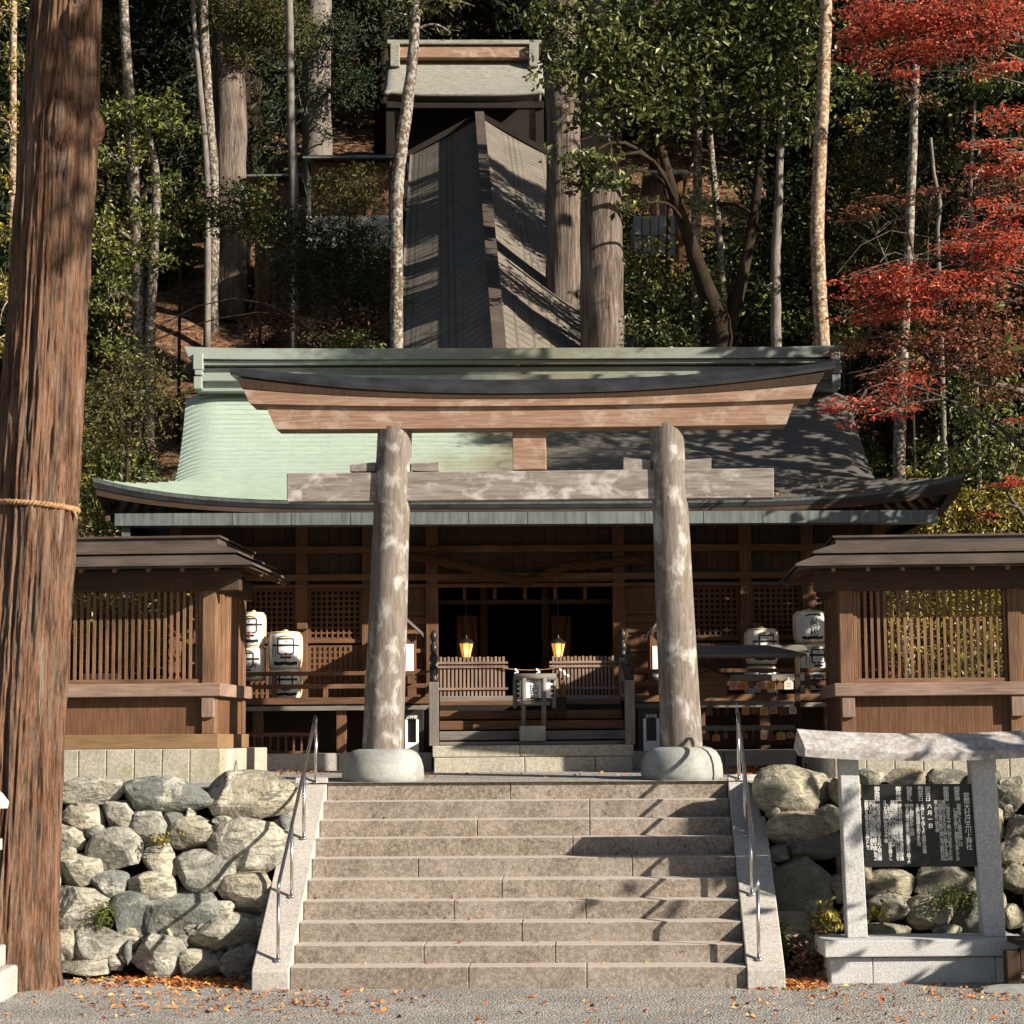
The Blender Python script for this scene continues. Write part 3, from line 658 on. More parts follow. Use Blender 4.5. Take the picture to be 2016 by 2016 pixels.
# ================================================================== MAIN HALL
S = Fr(at(1043, 1400, 30).x, 30.0, R(1.5))
hall = fthing(S, 'shrine_hall', 'wide wooden shrine hall with curved copper roof behind the gate', 'shrine hall')
def sz(py, ly=0.0, px=1043): return S.at(px, py, ly).z
def sx_(px, ly=0.0, py=1300): return S.at(px, py, ly).x
def part(name, mat, fn, parent=None, **k):
    mb = MB(); fn(mb); return mb.build(name, mat, parent or hall, **k)
FLZ = sz(1372, -1.2)            # veranda floor
SFY = -2.62                     # front of the stone platform
zsb = zter(27.3) - .05; zst = sz(1467, SFY)
# stone platform: two courses, the front part below the wooden steps is proud
def f(mb):
    x0, x1 = sx_(850, SFY), sx_(1245, SFY); zm = sz(1490, SFY)
    xm = sx_(1022, SFY)
    for a, b in ((x0, xm), (xm, x1)): mb.box(a + .003, SFY, zm + .003, b - .003, -1.0, zst)
    for a, b in ((x0 + .02, xm + .06), (xm + .06, xm + 1.0), (xm + 1.0, x1 - .02)): mb.box(a + .003, SFY - .02, zsb, b - .003, -1.0, zm - .003)
part('stone_platform', MT['plinth'], f, bevel=.012)
def f(mb):
    z1 = sz(1480, -1.75)
    for x0, x1 in ((sx_(300, -1.7), sx_(850, SFY) - .01), (sx_(1245, SFY) + .01, sx_(1790, -1.7))):
        n = max(1, int((x1 - x0) / 1.1)); q = (x1 - x0) / n
        for k in range(n): mb.box(x0 + q * k + .004, -1.78, zsb, x0 + q * (k + 1) - .004, 5, z1)
part('stone_platform', MT['granite_side'], f, bevel=.012)
zug = sz(1480, -1.75)
# posts
WT = 6.25                        # top of the walls
for px in (345, 594, 725, 851, 1219.5, 1350, 1470, 1592, 1735):
    x = sx_(px)
    part('post', MT['wood_z'], lambda mb: mb.box(x - .09, -.09, zug, x + .09, .09, WT), bevel=.008)
# walls: boards above, boards between the lattices, and beams
DX0, DX1 = sx_(862), sx_(1208); ZL = sz(1143)
def boards(mb, x0, x1, z0, z1, y, pitch=.16):
    n = max(1, round((x1 - x0) / pitch)); q = (x1 - x0) / n
    for k in range(n): mb.box(x0 + q * k + .004, y + (.004 if k % 2 else 0), z0, x0 + q * (k + 1) - .004, y + .03, z1)
xL, xR = sx_(345), sx_(1735)
part('upper_boarding', MT['wood_dark_shade'], lambda mb: boards(mb, xL, xR, sz(1140), WT, .03))  # shade under the main eave is put into this darker timber
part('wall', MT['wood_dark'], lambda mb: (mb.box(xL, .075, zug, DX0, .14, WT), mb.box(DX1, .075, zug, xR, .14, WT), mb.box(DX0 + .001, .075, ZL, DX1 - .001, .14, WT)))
for y0, y1, d in ((1073, 1087, .105), (1128, 1141, .12), (1148, 1155, .11)):
    part('wall_beam', MT['wood_x'], lambda mb: mb.box(xL, -d, sz(y1, -d), xR, .02, sz(y0, -d)), bevel=.006)
# lattice windows with a solid lower lattice
def lattice(mb, x0, x1, z0, z1, y, px=.078, pz=.078, wv=.026, d=.03, wh=.026):
    n = max(1, round((x1 - x0) / px)); q = (x1 - x0) / n
    for k in range(n + 1): mb.box(x0 + q * k - wv / 2, y, z0, x0 + q * k + wv / 2, y + d, z1)
    m = max(1, round((z1 - z0) / pz)); q = (z1 - z0) / m
    for k in range(m + 1): mb.box(x0, y + .006, z0 + q * k - wh / 2, x1, y + d + .004, z0 + q * k + wh / 2)
for a, b in ((365, 584), (604, 716), (735, 840), (1231, 1340), (1360, 1460), (1480, 1582), (1602, 1725)):
    if a == 735 or a == 1231:
        # boarded bay beside the door: a panelled hatch
        x0, x1 = sx_(a), sx_(b)
        def f(mb):
            mb.box(x0, .0, FLZ, x1, .05, sz(1156))
        part('wall_panel', MT['wood_z'], f)
        def f(mb):
            for y0, y1 in ((1203, 1210), (1214, 1228), (1240, 1247), (1276, 1284), (1316, 1326), (1366, 1372)): mb.box(x0, -.035, sz(y1), x1, -.001, sz(y0))
            for q in (x0 + .02, (x0 + x1) / 2, x1 - .02): mb.box(q - .025, -.034, sz(1366), q + .025, -.002, sz(1240))
        part('panel_frame', MT['wood_x'], f, bevel=.004)
        continue
    x0, x1 = sx_(a) + .02, sx_(b) - .02
    win = part('lattice_window', MT['wood_z'], lambda mb: lattice(mb, x0 + .03, x1 - .03, sz(1254), sz(1160), .0))
    part('window_frame', MT['wood_x'], lambda mb: (mb.box(x0, -.02, sz(1263), x1, .05, sz(1256)), mb.box(x0, -.02, sz(1158), x1, .05, sz(1156)), mb.box(x0, -.019, sz(1256), x0 + .03, .049, sz(1158)), mb.box(x1 - .03, -.019, sz(1256), x1, .049, sz(1158))), win)
    part('lower_lattice', MT['wood_z'], lambda mb: (mb.box(x0, .03, FLZ, x1, .06, sz(1268)), lattice(mb, x0 + .02, x1 - .02, FLZ + .02, sz(1270), .0, .075, .082, .040, .03, .03)))
for px in (594, 1492):
    part('bracket_block', MT['wood_x'], lambda mb: mb.pbox(S, px - 10, 1226, px + 10, 1239, -.26, .2), bevel=.01)
# inside of the hall
def f(mb):
    mb.box(DX0 - 2.2, 6.0, FLZ, DX1 + 2.2, 6.1, WT); mb.box(DX0 - 2.3, .141, FLZ, DX0 - 2.2, 6.0, WT); mb.box(DX1 + 2.2, .141, FLZ, DX1 + 2.3, 6.0, WT)
    mb.box(DX0 - 2.2, .141, sz(1000), DX1 + 2.2, 6.0, sz(1000) + .05)
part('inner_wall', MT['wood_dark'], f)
part('floor', MT['wood_x'], lambda mb: mb.box(xL, -1.2, FLZ - .06, xR, 6, FLZ), bevel=.004)
part('lintel', MT['wood_x'], lambda mb: mb.box(DX0, -.06, ZL - .02, DX1, .06, sz(1128)), bevel=.006)
for c in (443, 672, 902, 1133, 1360):
    px = 800 + c / 3.864
    part('hanging_strut', MT['wood_z'], lambda mb: mb.pbox(S, px - 3.6, 1146, px + 3.6, 1179, .2, .07))
part('inner_beam', MT['wood_dark'], lambda mb: mb.box(DX0, .28, sz(1186), DX1, .40, sz(1178)))
for c in (590, 1060):
    px = 800 + c / 3.864
    part('inner_post', MT['wood_z'], lambda mb: mb.pbox(S, px - 7, 1140, px + 7, 1372, 2.0, .2))
for c0, c1, s in ((385, 540, 1), (1105, 1250, -1)):
    rows = []
    for i in range(13):
        v = i / 12; row = []
        for j in range(25):
            u = j / 24; uu = u if s > 0 else 1 - u
            py = 1212 + v * 150; px = 800 + (c0 + (c1 - c0) * u * (1 - 0 * v)) / 3.864
            p_ = S.at(px, py, 1.55); p_.y += .035 * math.sin((uu * 5 - v * 3.2) * 2.6 + 1); row.append(p_)
        rows.append(row)
    part('curtain', MT['curtain'], lambda mb: mb.grid(rows), smooth=True)
# veranda edge, railings, under-floor
for x0, x1, s in ((sx_(330, -1.2), sx_(850, -1.25), -1), (sx_(1235, -1.25), sx_(1770, -1.2), 1)):
    part('veranda_edge', MT['wood_x'], lambda mb: mb.box(x0, -1.27, FLZ - .085, x1, -1.19, FLZ + .012), bevel=.01)
    part('veranda_beam', MT['grey_x'], lambda mb: mb.box(x0, -1.32, sz(1396, -1.3), x1, -1.2, sz(1387, -1.3)), bevel=.006)
    rail = part('veranda_railing', MT['wood_x'], lambda mb: [mb.box(x0, -1.2, sz(b, -1.2), x1, -1.15, sz(a, -1.2)) for a, b in ((1319, 1327), (1344, 1353))] and mb, bevel=.008)
    n = int(abs(x1 - x0) / .62)
    for k in range(n + 1):
        x = x0 + .06 + (x1 - x0 - .12) * k / n
        part('railing_post', MT['wood_z'], lambda mb: mb.box(x - .035, -1.205, FLZ + .012, x + .035, -1.145, sz(1345, -1.2) if k % 2 else sz(1327, -1.2)), rail, bevel=.004)
    n = int(abs(x1 - x0) / .95)
    for k in range(n + 1):
        x = x0 + .1 + (x1 - x0 - .2) * k / n
        part('floor_post', MT['wood_z'], lambda mb: mb.box(x - .07, -1.24, zug, x + .07, -1.1, FLZ - .07), bevel=.008)
    part('under_floor_wall', MT['wood_dark'], lambda mb: mb.box(x0, -.5, zug, x1, -.45, FLZ - .06))
x0, x1 = sx_(330, -1.45), sx_(628, -1.45)
def f(mb):
    mb.box(x0, -1.48, sz(1446, -1.45), x1, -1.42, sz(1438.5, -1.45)); mb.box(x0, -1.48, zug + .001, x1, -1.42, zug + .035)
    n = int((x1 - x0) / .108)
    for k in range(n + 1):
        x = x0 + .02 + (x1 - x0 - .04) * k / n; mb.box(x - .013, -1.466, zug + .036, x + .013, -1.434, sz(1446, -1.45) - .001)
part('grille', MT['wood_x'], f)
# wooden steps
SX0, SX1 = sx_(864, -1.9), sx_(1226, -1.9)
ns = 5
for k in range(ns):
    y = SFY + .22 + (-1.2 - SFY - .22) * k / ns; z1 = zst + (FLZ - zst) * (k + .35) / (ns - .3) if k else zst + .05
    z1 = min(z1, FLZ - .03)
    m_ = MT['grey_x'] if k < 2 else MT['wood_x']
    part('wooden_step', m_, lambda mb: mb.box(SX0, y, zst + .002 if k == 0 else z1 - .122, SX1, y + .42, z1), bevel=.012)
part('step_backing', MT['wood_shade_black'], lambda mb: mb.box(SX0 + .01, -1.45, zst + .001, SX1 - .01, -1.0, FLZ - .11))
part('threshold', MT['grey_x'], lambda mb: mb.box(SX0, -1.29, FLZ - .10, SX1, -1.1, FLZ + .015), bevel=.008)
# stair posts with onion finials
def finial(mb, x, y, z, r):
    mb.lathe([(r * .95, 0), (r * .95, .05), (r * .8, .06), (r * .8, .10), (r * 1.0, .115), (r * 1.0, .19), (r * .75, .20), (r * .45, .225), (r * .5, .24), (r * .85, .27), (r * .98, .31), (r * .85, .35), (r * .45, .385), (r * .08, .41)], 20, (x, y, z))
for cx, yb, yt, ly, z0 in ((208, 1470, 1010, SFY + .12, zst + .001), (208, 1100, 835, -1.12, FLZ + .013), (1694, 1470, 1005, SFY + .12, zst + .001), (1646, 1100, 830, -1.12, FLZ + .013)):
    px = 800 + cx / 3.864; x = sx_(px, ly); zt = sz(1080 + yt / 3.864, ly); hw = .065 if ly < -2 else .058
    po = part('stair_post', MT['grey_z'], lambda mb: mb.box(x - hw, ly - hw, z0, x + hw, ly + hw, zt), bevel=.006)
    part('finial', MT['black_metal'], lambda mb: finial(mb, x, ly, zt + .001, hw * .92), po, smooth=True)
for ca, cb in ((208, 208), (1694, 1646)):
    a = Vector((sx_(800 + ca / 3.864, SFY + .12), SFY + .12, 0)); b = Vector((sx_(800 + cb / 3.864, -1.12), -1.12, 0))
    za = sz(1080 + 1040 / 3.864, SFY + .12); zb_ = sz(1080 + 880 / 3.864, -1.12)
    part('stair_rail', MT['wood_y'], lambda mb: [mb.beam((a.x, a.y + .06, za - d), (b.x, b.y - .06, zb_ - d), .06, .06) for d in (0, .28)] and mb)
# gutter board with downpipe
GY = -1.62
def f(mb):
    a = S.at(226, 1023, GY); b = S.at(1847, 1016, GY); hgt = .17
    q = [Vector((a.x, GY, a.z - hgt / 2)), Vector((b.x, GY, b.z - hgt / 2)), Vector((b.x, GY, b.z + hgt / 2)), Vector((a.x, GY, a.z + hgt / 2))]
    r2 = [v + Vector((0, .3, 0)) for v in q]
    mb.add(q + r2, [(0, 1, 2, 3), (7, 6, 5, 4), (0, 4, 5, 1), (1, 5, 6, 2), (2, 6, 7, 3), (3, 7, 4, 0)])
    n = 14
    for k in range(1, n):
        c = a.lerp(b, k / n); mb.box(c.x - .012, GY - .006, c.z - hgt / 2 + .002, c.x + .012, GY - .0005, c.z + hgt / 2 - .002)
part('gutter', MT['grey_copper'], f)
part('downpipe', MT['grey_copper'], lambda mb: mb.pbox(S, 237, 1031, 253, 1480, GY + .1, .1))
# ------------------------------------------------------------------ main roof
ZE = sz(988, -1.45); YE_, YR = -1.45, 3.15; ZK = sz(757, 2.7)
RH = ZK - ZE; KV = .24
def rwid(v, s):
    tip = (sx_(181, -1.45, 935) if s < 0 else sx_(1899, -1.45, 926)); kink = (sx_(337, -.3, 920) if s < 0 else sx_(1733, -.3, 919)); top = (sx_(357, 2.6, 745) if s < 0 else sx_(1680, 2.6, 740))
    if v < KV: q = v / KV; return tip + (kink - tip) * q
    q = (v - KV) / (1 - KV); mid = kink + (top - kink) * (.30 if s < 0 else .62)
    return (1 - q) ** 2 * kink + 2 * q * (1 - q) * mid + q * q * top
def rz(v, x, wl_, wr_):
    z = ZE + RH * (.42 * v + .58 * v ** 1.7)
    e = abs(x - (wl_ + wr_) / 2) / ((wr_ - wl_) / 2)
    z += .36 * e ** 5 * max(0, 1 - v * 2.2) ** 2
    if v > KV:
        h = min(1.0, (v - KV) / .12); d = max(0, 1 - min(x - wl_, wr_ - x) / .55); z -= .16 * h * d ** 2
    return z
NV, NU = 30, 110
def roofrows(back=False):
    rows = []
    for i in range(NV):
        for v, dz in ((i / NV, .022), ((i + 1) / NV - 1e-4, 0.0)):
            a, b = rwid(v, -1), rwid(v, 1); row = []
            for j in range(NU + 1):
                u = j / NU; u = u + .045 * math.sin(2 * math.pi * u) * -1; x = a + (b - a) * u
                y = YE_ + (YR - YE_) * v
                if back: y = 2 * YR - y
                row.append(Vector((x, y, rz(v, x, a, b) + dz)))
            rows.append(row)
    return rows
rr_ = roofrows(); bk_ = roofrows(True)
mb = MB(); mb.grid(rr_); mb.grid(bk_)
roof = mb.build('copper_roof', MT['roof_copper'], hall, fix=True)
uv = roof.data.uv_layers.new(name='UVMap'); co = np.empty(len(roof.data.vertices) * 3); roof.data.vertices.foreach_get('co', co); co = co.reshape(-1, 3)
li = np.empty(len(roof.data.loops), dtype=np.int32); roof.data.loops.foreach_get('vertex_index', li)
vv_ = np.abs(co[:, 1] - YE_) / (YR - YE_) * NV * .13
uv.data.foreach_set('uv', np.stack([co[li, 0], vv_[li]], -1).ravel())
# hipped ends below the gables, and the gable faces
for s in (-1, 1):
    kx = rwid(KV, s); tx = rwid(0, s); yk = YE_ + (YR - YE_) * KV
    rows = []
    for i in range(11):
        v = KV * i / 10; row = []
        for j in range(41):
            y0 = YE_ + (YR - YE_) * v; y1 = 2 * YR - y0; y = y0 + (y1 - y0) * j / 40
            e = abs(j / 20 - 1); x = rwid(v, s)
            z = ZE + RH * (.42 * v + .58 * v ** 1.7) + .36 * e ** 5 * max(0, 1 - v * 2.2) ** 2
            row.append(Vector((x, y, z)))
        rows.append(row)
    part('hip_roof', MT['roof_copper'], lambda mb: mb.grid(rows))
    rows = []
    for v in np.linspace(KV, 1, 14):
        xx = rwid(v, s) - s * .42; y = YE_ + (YR - YE_) * v; z = ZE + RH * (.42 * v + .58 * v ** 1.7) - .1
        rows.append([Vector((xx, y, z)), Vector((xx, 2 * YR - y, z))])
    part('gable_wall', MT['wood_dark'], lambda mb: mb.grid(rows))
# layered eave edge under the roof, following its curve
def eave(off0, z0, off1, z1, mat, name):
    pts = []
    a, b = rwid(0, -1), rwid(0, 1)
    def ring(o, dz):
        r = []
        for j in range(NU + 1): x = a + (b - a) * j / NU; r.append(Vector((x + o * (1 - 2 * j / NU) , YE_ + o, rz(0, x, a, b) + dz * (1 + .55 * abs(2 * j / NU - 1) ** 5))))
        for j in range(1, 41): q = j / 40; y = YE_ + (2 * (YR - YE_)) * q; e = abs(2 * q - 1); r.append(Vector((b - o, y + o * (1 - 2 * q), ZE + .36 * e ** 5 + dz * (1 + .55 * e ** 5))))
        l = []
        for j in range(40, 0, -1): q = j / 40; y = YE_ + (2 * (YR - YE_)) * q; e = abs(2 * q - 1); l.append(Vector((a + o, y + o * (1 - 2 * q), ZE + .36 * e ** 5 + dz * (1 + .55 * e ** 5))))
        return l + r
    return part(name, mat, lambda mb: mb.grid([ring(off0, z0), ring(off1, z1), ring(off1 + .12, z1)]))
eave(.0, .015, .015, -.028, MT['grey_copper'], 'eave_edge')
eave(.02, -.03, .035, -.085, MT['black_copper'], 'eave_edge')
eave(.045, -.087, .06, -.15, MT['wood_dark_shade'], 'eave_edge')
# soffit with rafters
def f(mb):
    a, b = rwid(0, -1) + .06, rwid(0, 1) - .06
    r0 = []; r1 = []
    for j in range(NU + 1):
        x = a + (b - a) * j / NU; r0.append(Vector((x, YE_ + .17, rz(0, a + (b - a) * j / NU, a, b) - .15 * (1 + .5 * abs(2 * j / NU - 1) ** 5)))); r1.append(Vector((max(xL - .1, min(xR + .1, x)), .1, ZE + .22)))
    mb.grid([r0, r1])
part('soffit', MT['wood_y'], f)
x = xL - .8
rafters = MB()
while x < xR + .8:
    rafters.beam((x, YE_ + .2, ZE - .19), (x, .1, ZE + .28), .05, .06); x += .19
rafters.build('eave_rafters', MT['wood_y'], hall)
part('purlin', MT['wood_x'], lambda mb: mb.box(xL - .7, -.1, WT - .02, xR + .7, .1, WT + .14), bevel=.006)
# ridge: stacked copper boxes with three crests and end ornaments
def rbx(mb, py0, py1, yf, x0, x1):
    zt, zb = sz(py0, yf), sz(py1, yf); mb.box(sx_(x0, yf, 700), yf, zb, sx_(x1, yf, 700), 2 * YR - yf, zt)
part('ridge_course', MT['ridge_copper'], lambda mb: rbx(mb, 748, 768, 2.62, 386, 1652), bevel=.008)
part('ridge_course', MT['ridge_copper'], lambda mb: rbx(mb, 737, 747.5, 2.50, 386, 1652), bevel=.008)
part('ridge_course', MT['ridge_copper'], lambda mb: rbx(mb, 722, 737.5, 2.68, 388, 1650), bevel=.008)
part('ridge_course', MT['ridge_copper'], lambda mb: rbx(mb, 708, 716, 2.55, 385, 1653), bevel=.008)
part('ridge_course', MT['wood_dark'], lambda mb: rbx(mb, 715, 723, 2.74, 390, 1648))
def f(mb):
    yf = 2.48; rows = [[], [], [], []]
    for j in range(61):
        u = j / 60; e = abs(2 * u - 1); up = 3.5 * e ** 14 + 2 * e ** 4
        x0 = 372 - 10 * 0 + (1660 - 372) * u; xt = 363 + (1668 - 363) * u
        py0 = 687 - (4 * u) - up; py1 = 708 - (4 * u) - up * .6
        tp, bt = S.at(xt, py0, yf), S.at(x0, py1, yf)
        rows[0].append(bt); rows[1].append(tp); rows[2].append(Vector((tp.x, 2 * YR - yf, tp.z))); rows[3].append(Vector((bt.x, 2 * YR - yf, bt.z)))
    mb.grid(rows + [rows[0]])
    for e in (0, 60): mb.add([r[e] for r in rows], [(0, 1, 2, 3)])
part('ridge_cap', MT['ridge_copper'], f)
for px in (558.5, 1020, 1480.5):
    def f(mb):
        c = S.at(px, 714.5 - (px - 558) * .0008, 2.66); prof = [(.055, 0), (.055, .03), (.045, .04), (.02, .045), (.0, .045)]
        m = Matrix.Translation((c.x, c.y, c.z)) @ Matrix.Rotation(R(90), 4, 'X'); b0 = mb.n; mb.lathe(prof, 18); mb.v = mb.v[:b0] + [tuple(m @ Vector(q)) for q in mb.v[b0:]]
    part('crest', MT['brass'], f, smooth=True)
for s in (0, 1):
    def f(mb):
        for x0, y0, x1, y1 in ((380, 695, 399, 727), (383, 728, 398, 738), (381, 741, 397, 765)) if s == 0 else ((1636, 690, 1654, 718), (1640, 718, 1657, 734), (1638, 737, 1655, 762)):
            mb.pbox(S, x0, y0, x1, y1, 2.40, .2)
    part('ridge_end', MT['ridge_copper'], f, bevel=.01)
# ================================================================== THINGS AROUND THE HALL
def text_mesh(body, size, space=1.0):
    cu = bpy.data.curves.new('t', 'FONT'); cu.body = body; cu.size = size; cu.space_line = space; cu.align_x = 'CENTER'; cu.align_y = 'CENTER'; cu.resolution_u = 2
    ob = bpy.data.objects.new('t', cu); col.objects.link(ob); dg = bpy.context.evaluated_depsgraph_get(); dg.update()
    me = bpy.data.meshes.new_from_object(ob.evaluated_get(dg)); vs = [tuple(v.co) for v in me.vertices]; fs = [tuple(p_.vertices) for p_ in me.polygons]
    bpy.data.objects.remove(ob); bpy.data.curves.remove(cu); bpy.data.meshes.remove(me); return vs, fs

# --- low lattice barriers on the veranda, either side of the way in
for a, b, nm in ((862.5, 997, 'left'), (1084, 1212, 'right')):
    t = fthing(S, 'lattice_barrier', 'low picket barrier on the veranda under the %s lit lantern' % nm, 'barrier', 'picket barriers across the hall doorway')
    y = -.95; x0, x1 = sx_(a, y), sx_(b, y)
    def f(mb):
        for q in (sx_(a + 5, y), sx_(b - 5, y)): pass
        n = 17
        for k in range(n): x = x0 + .04 + (x1 - x0 - .08) * k / (n - 1); mb.box(x - .016, y - .016, FLZ + .002, x + .016, y + .016, sz(1292 + (k % 2) * 1.2, y))
    part('picket', MT['rail_z'], f, t)
    part('cross_rail', MT['rail_x'], lambda mb: [mb.box(x0 - .02, y - .04, sz(q + 4.5, y), x1 + .02, y - .017, sz(q, y)) for q in (1302, 1310, 1353)] and mb, t)

# --- lit bronze lanterns
for px, nm in ((918, 'left barrier'), (1099, 'right barrier')):
    c = S.at(px, 1281, .1); t = thing('bronze_lantern', 'small glowing bronze lantern hanging behind the %s' % nm, 'lantern', S.tow((c.x, c.y, c.z)), S.yaw, 'lit lanterns in the hall doorway')
    h = .105; r0, r1 = .055, .10
    mb = MB(); n = 6
    for i in range(n):
        a0, a1 = [2 * math.pi * (i + q) / n for q in (0, 1)]
        mb.add([(r0 * math.cos(a0), r0 * math.sin(a0), -h), (r0 * math.cos(a1), r0 * math.sin(a1), -h), (r1 * math.cos(a1), r1 * math.sin(a1), h), (r1 * math.cos(a0), r1 * math.sin(a0), h)], [(0, 1, 2, 3)])
    mb.build('lamp_shade', MT['lamp'], t)
    mb = MB()
    for i in range(n):
        a0 = 2 * math.pi * i / n; mb.beam((r0 * 1.06 * math.cos(a0), r0 * 1.06 * math.sin(a0), -h), (r1 * 1.06 * math.cos(a0), r1 * 1.06 * math.sin(a0), h), .012, .012)
    mb.lathe([(.115, h), (.125, h + .02), (.07, h + .05), (.02, h + .08), (.012, h + .12)], 18); mb.lathe([(.03, -h - .05), (.06, -h - .03), (.062, -h), (.05, -h + .01)], 18)
    mb.build('frame', MT['black_metal'], t)
    mb = MB(); mb.lathe([(.012, -.06), (.03, -.035), (.03, -.01), (.012, .015)], 12, (0, -.052, 0)); mb.build('bulb', MT['bulb'], t, smooth=True)
    mb = MB(); mb.tube([(0, 0, h + .12), (0, 0, sz(1186, .1) - c.z + .1)], .006, 6); mb.build('hanging_rod', MT['black_metal'], t)
    lp = bpy.data.lights.new('lamp_light', 'POINT'); lp.energy = 1.2; lp.color = (1, .5, .15); lp.shadow_soft_size = .05
    lo = bpy.data.objects.new('lamp_light', lp); col.objects.link(lo); lo.parent = t; lo.location = (0, -.18, -.05)

# --- thin rope with folded paper streamers
ya = -1.0
A, M_, B_ = S.at(984, 1314, ya), S.at(1046, 1318, ya), S.at(1112, 1312, ya)
t = fthing(S, 'paper_streamer_rope', 'thin rope with white folded paper streamers between the two barriers', 'rope')
pts = []
for k in range(21):
    u = k / 20; p_ = A.lerp(B_, u); p_.z -= .045 * 4 * u * (1 - u); pts.append(p_)
mb = MB(); mb.tube(pts, .007, 8); mb.build('cord', MT['rope'], t, smooth=True)
for px, lean in ((1017, .05), (1059, 0), (1105, -.25)):
    q = S.at(px, 1316, ya - .012); mb = MB(); w_ = .03
    x, z = q.x, q.z
    for k in range(4):
        dx = (-.012, .014, -.006, .018)[k] - lean * .1 * k; mb.add([(x + dx - w_ / 2, q.y - .004 * (k % 2), z - .028 * k), (x + dx + w_ / 2, q.y - .004 * (k % 2), z - .028 * k - .004), (x + dx + w_ / 2 + .006, q.y - .01, z - .028 * k - .036), (x + dx - w_ / 2 + .006, q.y - .01, z - .028 * k - .032)], [(0, 1, 2, 3)])
    mb.build('streamer', MT['paper'], t, solid=.002)

# --- offertory box on a log stand, with a grey block in front of it
yo = SFY + .30
t = fthing(S, 'offertory_box', 'offertory box with white lettered front on a log stand in the doorway steps', 'offertory box')
def c5(x, y): return 800 + x / 3.864, 1080 + y / 3.864
def lg(mb, a, b, r, ly):
    p0, p1 = S.at(*c5(*a), ly), S.at(*c5(*b), ly); mb.tube([p0, p1], r, 10)
def f(mb):
    x0, z1 = S.at(*c5(835, 992), yo).x, S.at(*c5(835, 992), yo).z; x1, z0 = S.at(*c5(1128, 1140), yo).x, S.at(*c5(1128, 1140), yo).z
    mb.box(x0, yo, z0, x1, yo + .38, z1)
part('box', MT['wood_dark'], f, t, bevel=.008)
for a, b in (((845, 1000), (888, 1137)), ((912, 1000), (1033, 1137)), ((1060, 1000), (1112, 1137))):
    part('white_panel', MT['paper'], lambda mb: mb.pbox(S, *c5(*a), *c5(*b), yo - .008, .006), t)
def f(mb):
    for x in (848, 1112):
        for k in range(4): c = S.at(*c5(x, 1012 + k * 36), yo - .012); mb.lathe([(.0, 0)], 3) if False else mb.box(c.x - .022, yo - .016, c.z - .018, c.x + .022, yo - .009, c.z + .018, None)
part('scalloped_edge', MT['ink'], f, t, bevel=.006)
vs, fs = text_mesh('奉\n納\n箱', .13, .82); c = S.at(*c5(972, 1066), yo - .012)
mb = MB(); mb.add([(c.x + a, c.y, c.z + b) for a, b, _ in vs], fs); mb.build('lettering', MT['ink'], t, fix=False)
part('top_log', MT['grey_x'], lambda mb: lg(mb, (815, 975), (1138, 975), .045, yo - .03), t, smooth=True)
for x, yb in ((893, 1345), (1048, 1345)): part('leg', MT['grey_z'], lambda mb: lg(mb, (x, 985), (x - 4, yb + 10), .034, yo - .06), t, smooth=True)
for x in (826, 1122): part('leg', MT['grey_z'], lambda mb: lg(mb, (x, 985), (x, 1215), .03, yo + .02), t, smooth=True)
part('cross_log', MT['grey_x'], lambda mb: lg(mb, (835, 1180), (1092, 1178), .03, yo - .1), t, smooth=True)
t = fthing(S, 'stone_block', 'pale grey square block under the legs of the offertory box', 'stone block')
part('block', MT['base_stone'], lambda mb: mb.box(S.at(*c5(862, 1400), yo - .14).x, yo - .16, zst + .051, S.at(*c5(1060, 1400), yo - .14).x, yo + .2, S.at(*c5(960, 1348), yo - .14).z), t, bevel=.015)
t = fthing(S, 'timber_post_box', 'narrow upright wooden post box to the right of the offertory box', 'post')
part('body', MT['wood_z'], lambda mb: mb.pbox(S, *c5(1168, 1000), *c5(1208, 1130), yo + .35, .16), t, bevel=.006)
part('foot', MT['wood_dark'], lambda mb: mb.pbox(S, *c5(1140, 1131), *c5(1220, 1285), yo + .33, .2), t, bevel=.006)

# --- thick straw rope sagging across the doorway
P = [(660 + x / 2.841, 660 + y / 2.841) for x, y in ((420, 1235), (560, 1255), (720, 1290), (860, 1325), (980, 1362), (1075, 1378), (1180, 1335), (1290, 1290), (1420, 1285), (1540, 1272), (1660, 1255), (1770, 1262))]
t = fthing(S, 'thick_straw_rope', 'thick dark twisted straw rope sagging above the hall doorway', 'rope')
pts = [S.at(x, y, -.35) for x, y in P]; fine = []
for i in range(len(pts) - 1):
    for k in range(8): fine.append(pts[i].lerp(pts[i + 1], k / 8))
for s in (0, 1, 2):
    q = []
    for i, c in enumerate(fine): a = i * .42 + s * 2.094; q.append(c + Vector((0, math.cos(a), math.sin(a))) * .035)
    mb = MB(); mb.tube(q, .042, 8); mb.build('strand', MT['rope_dark'], t, smooth=True)

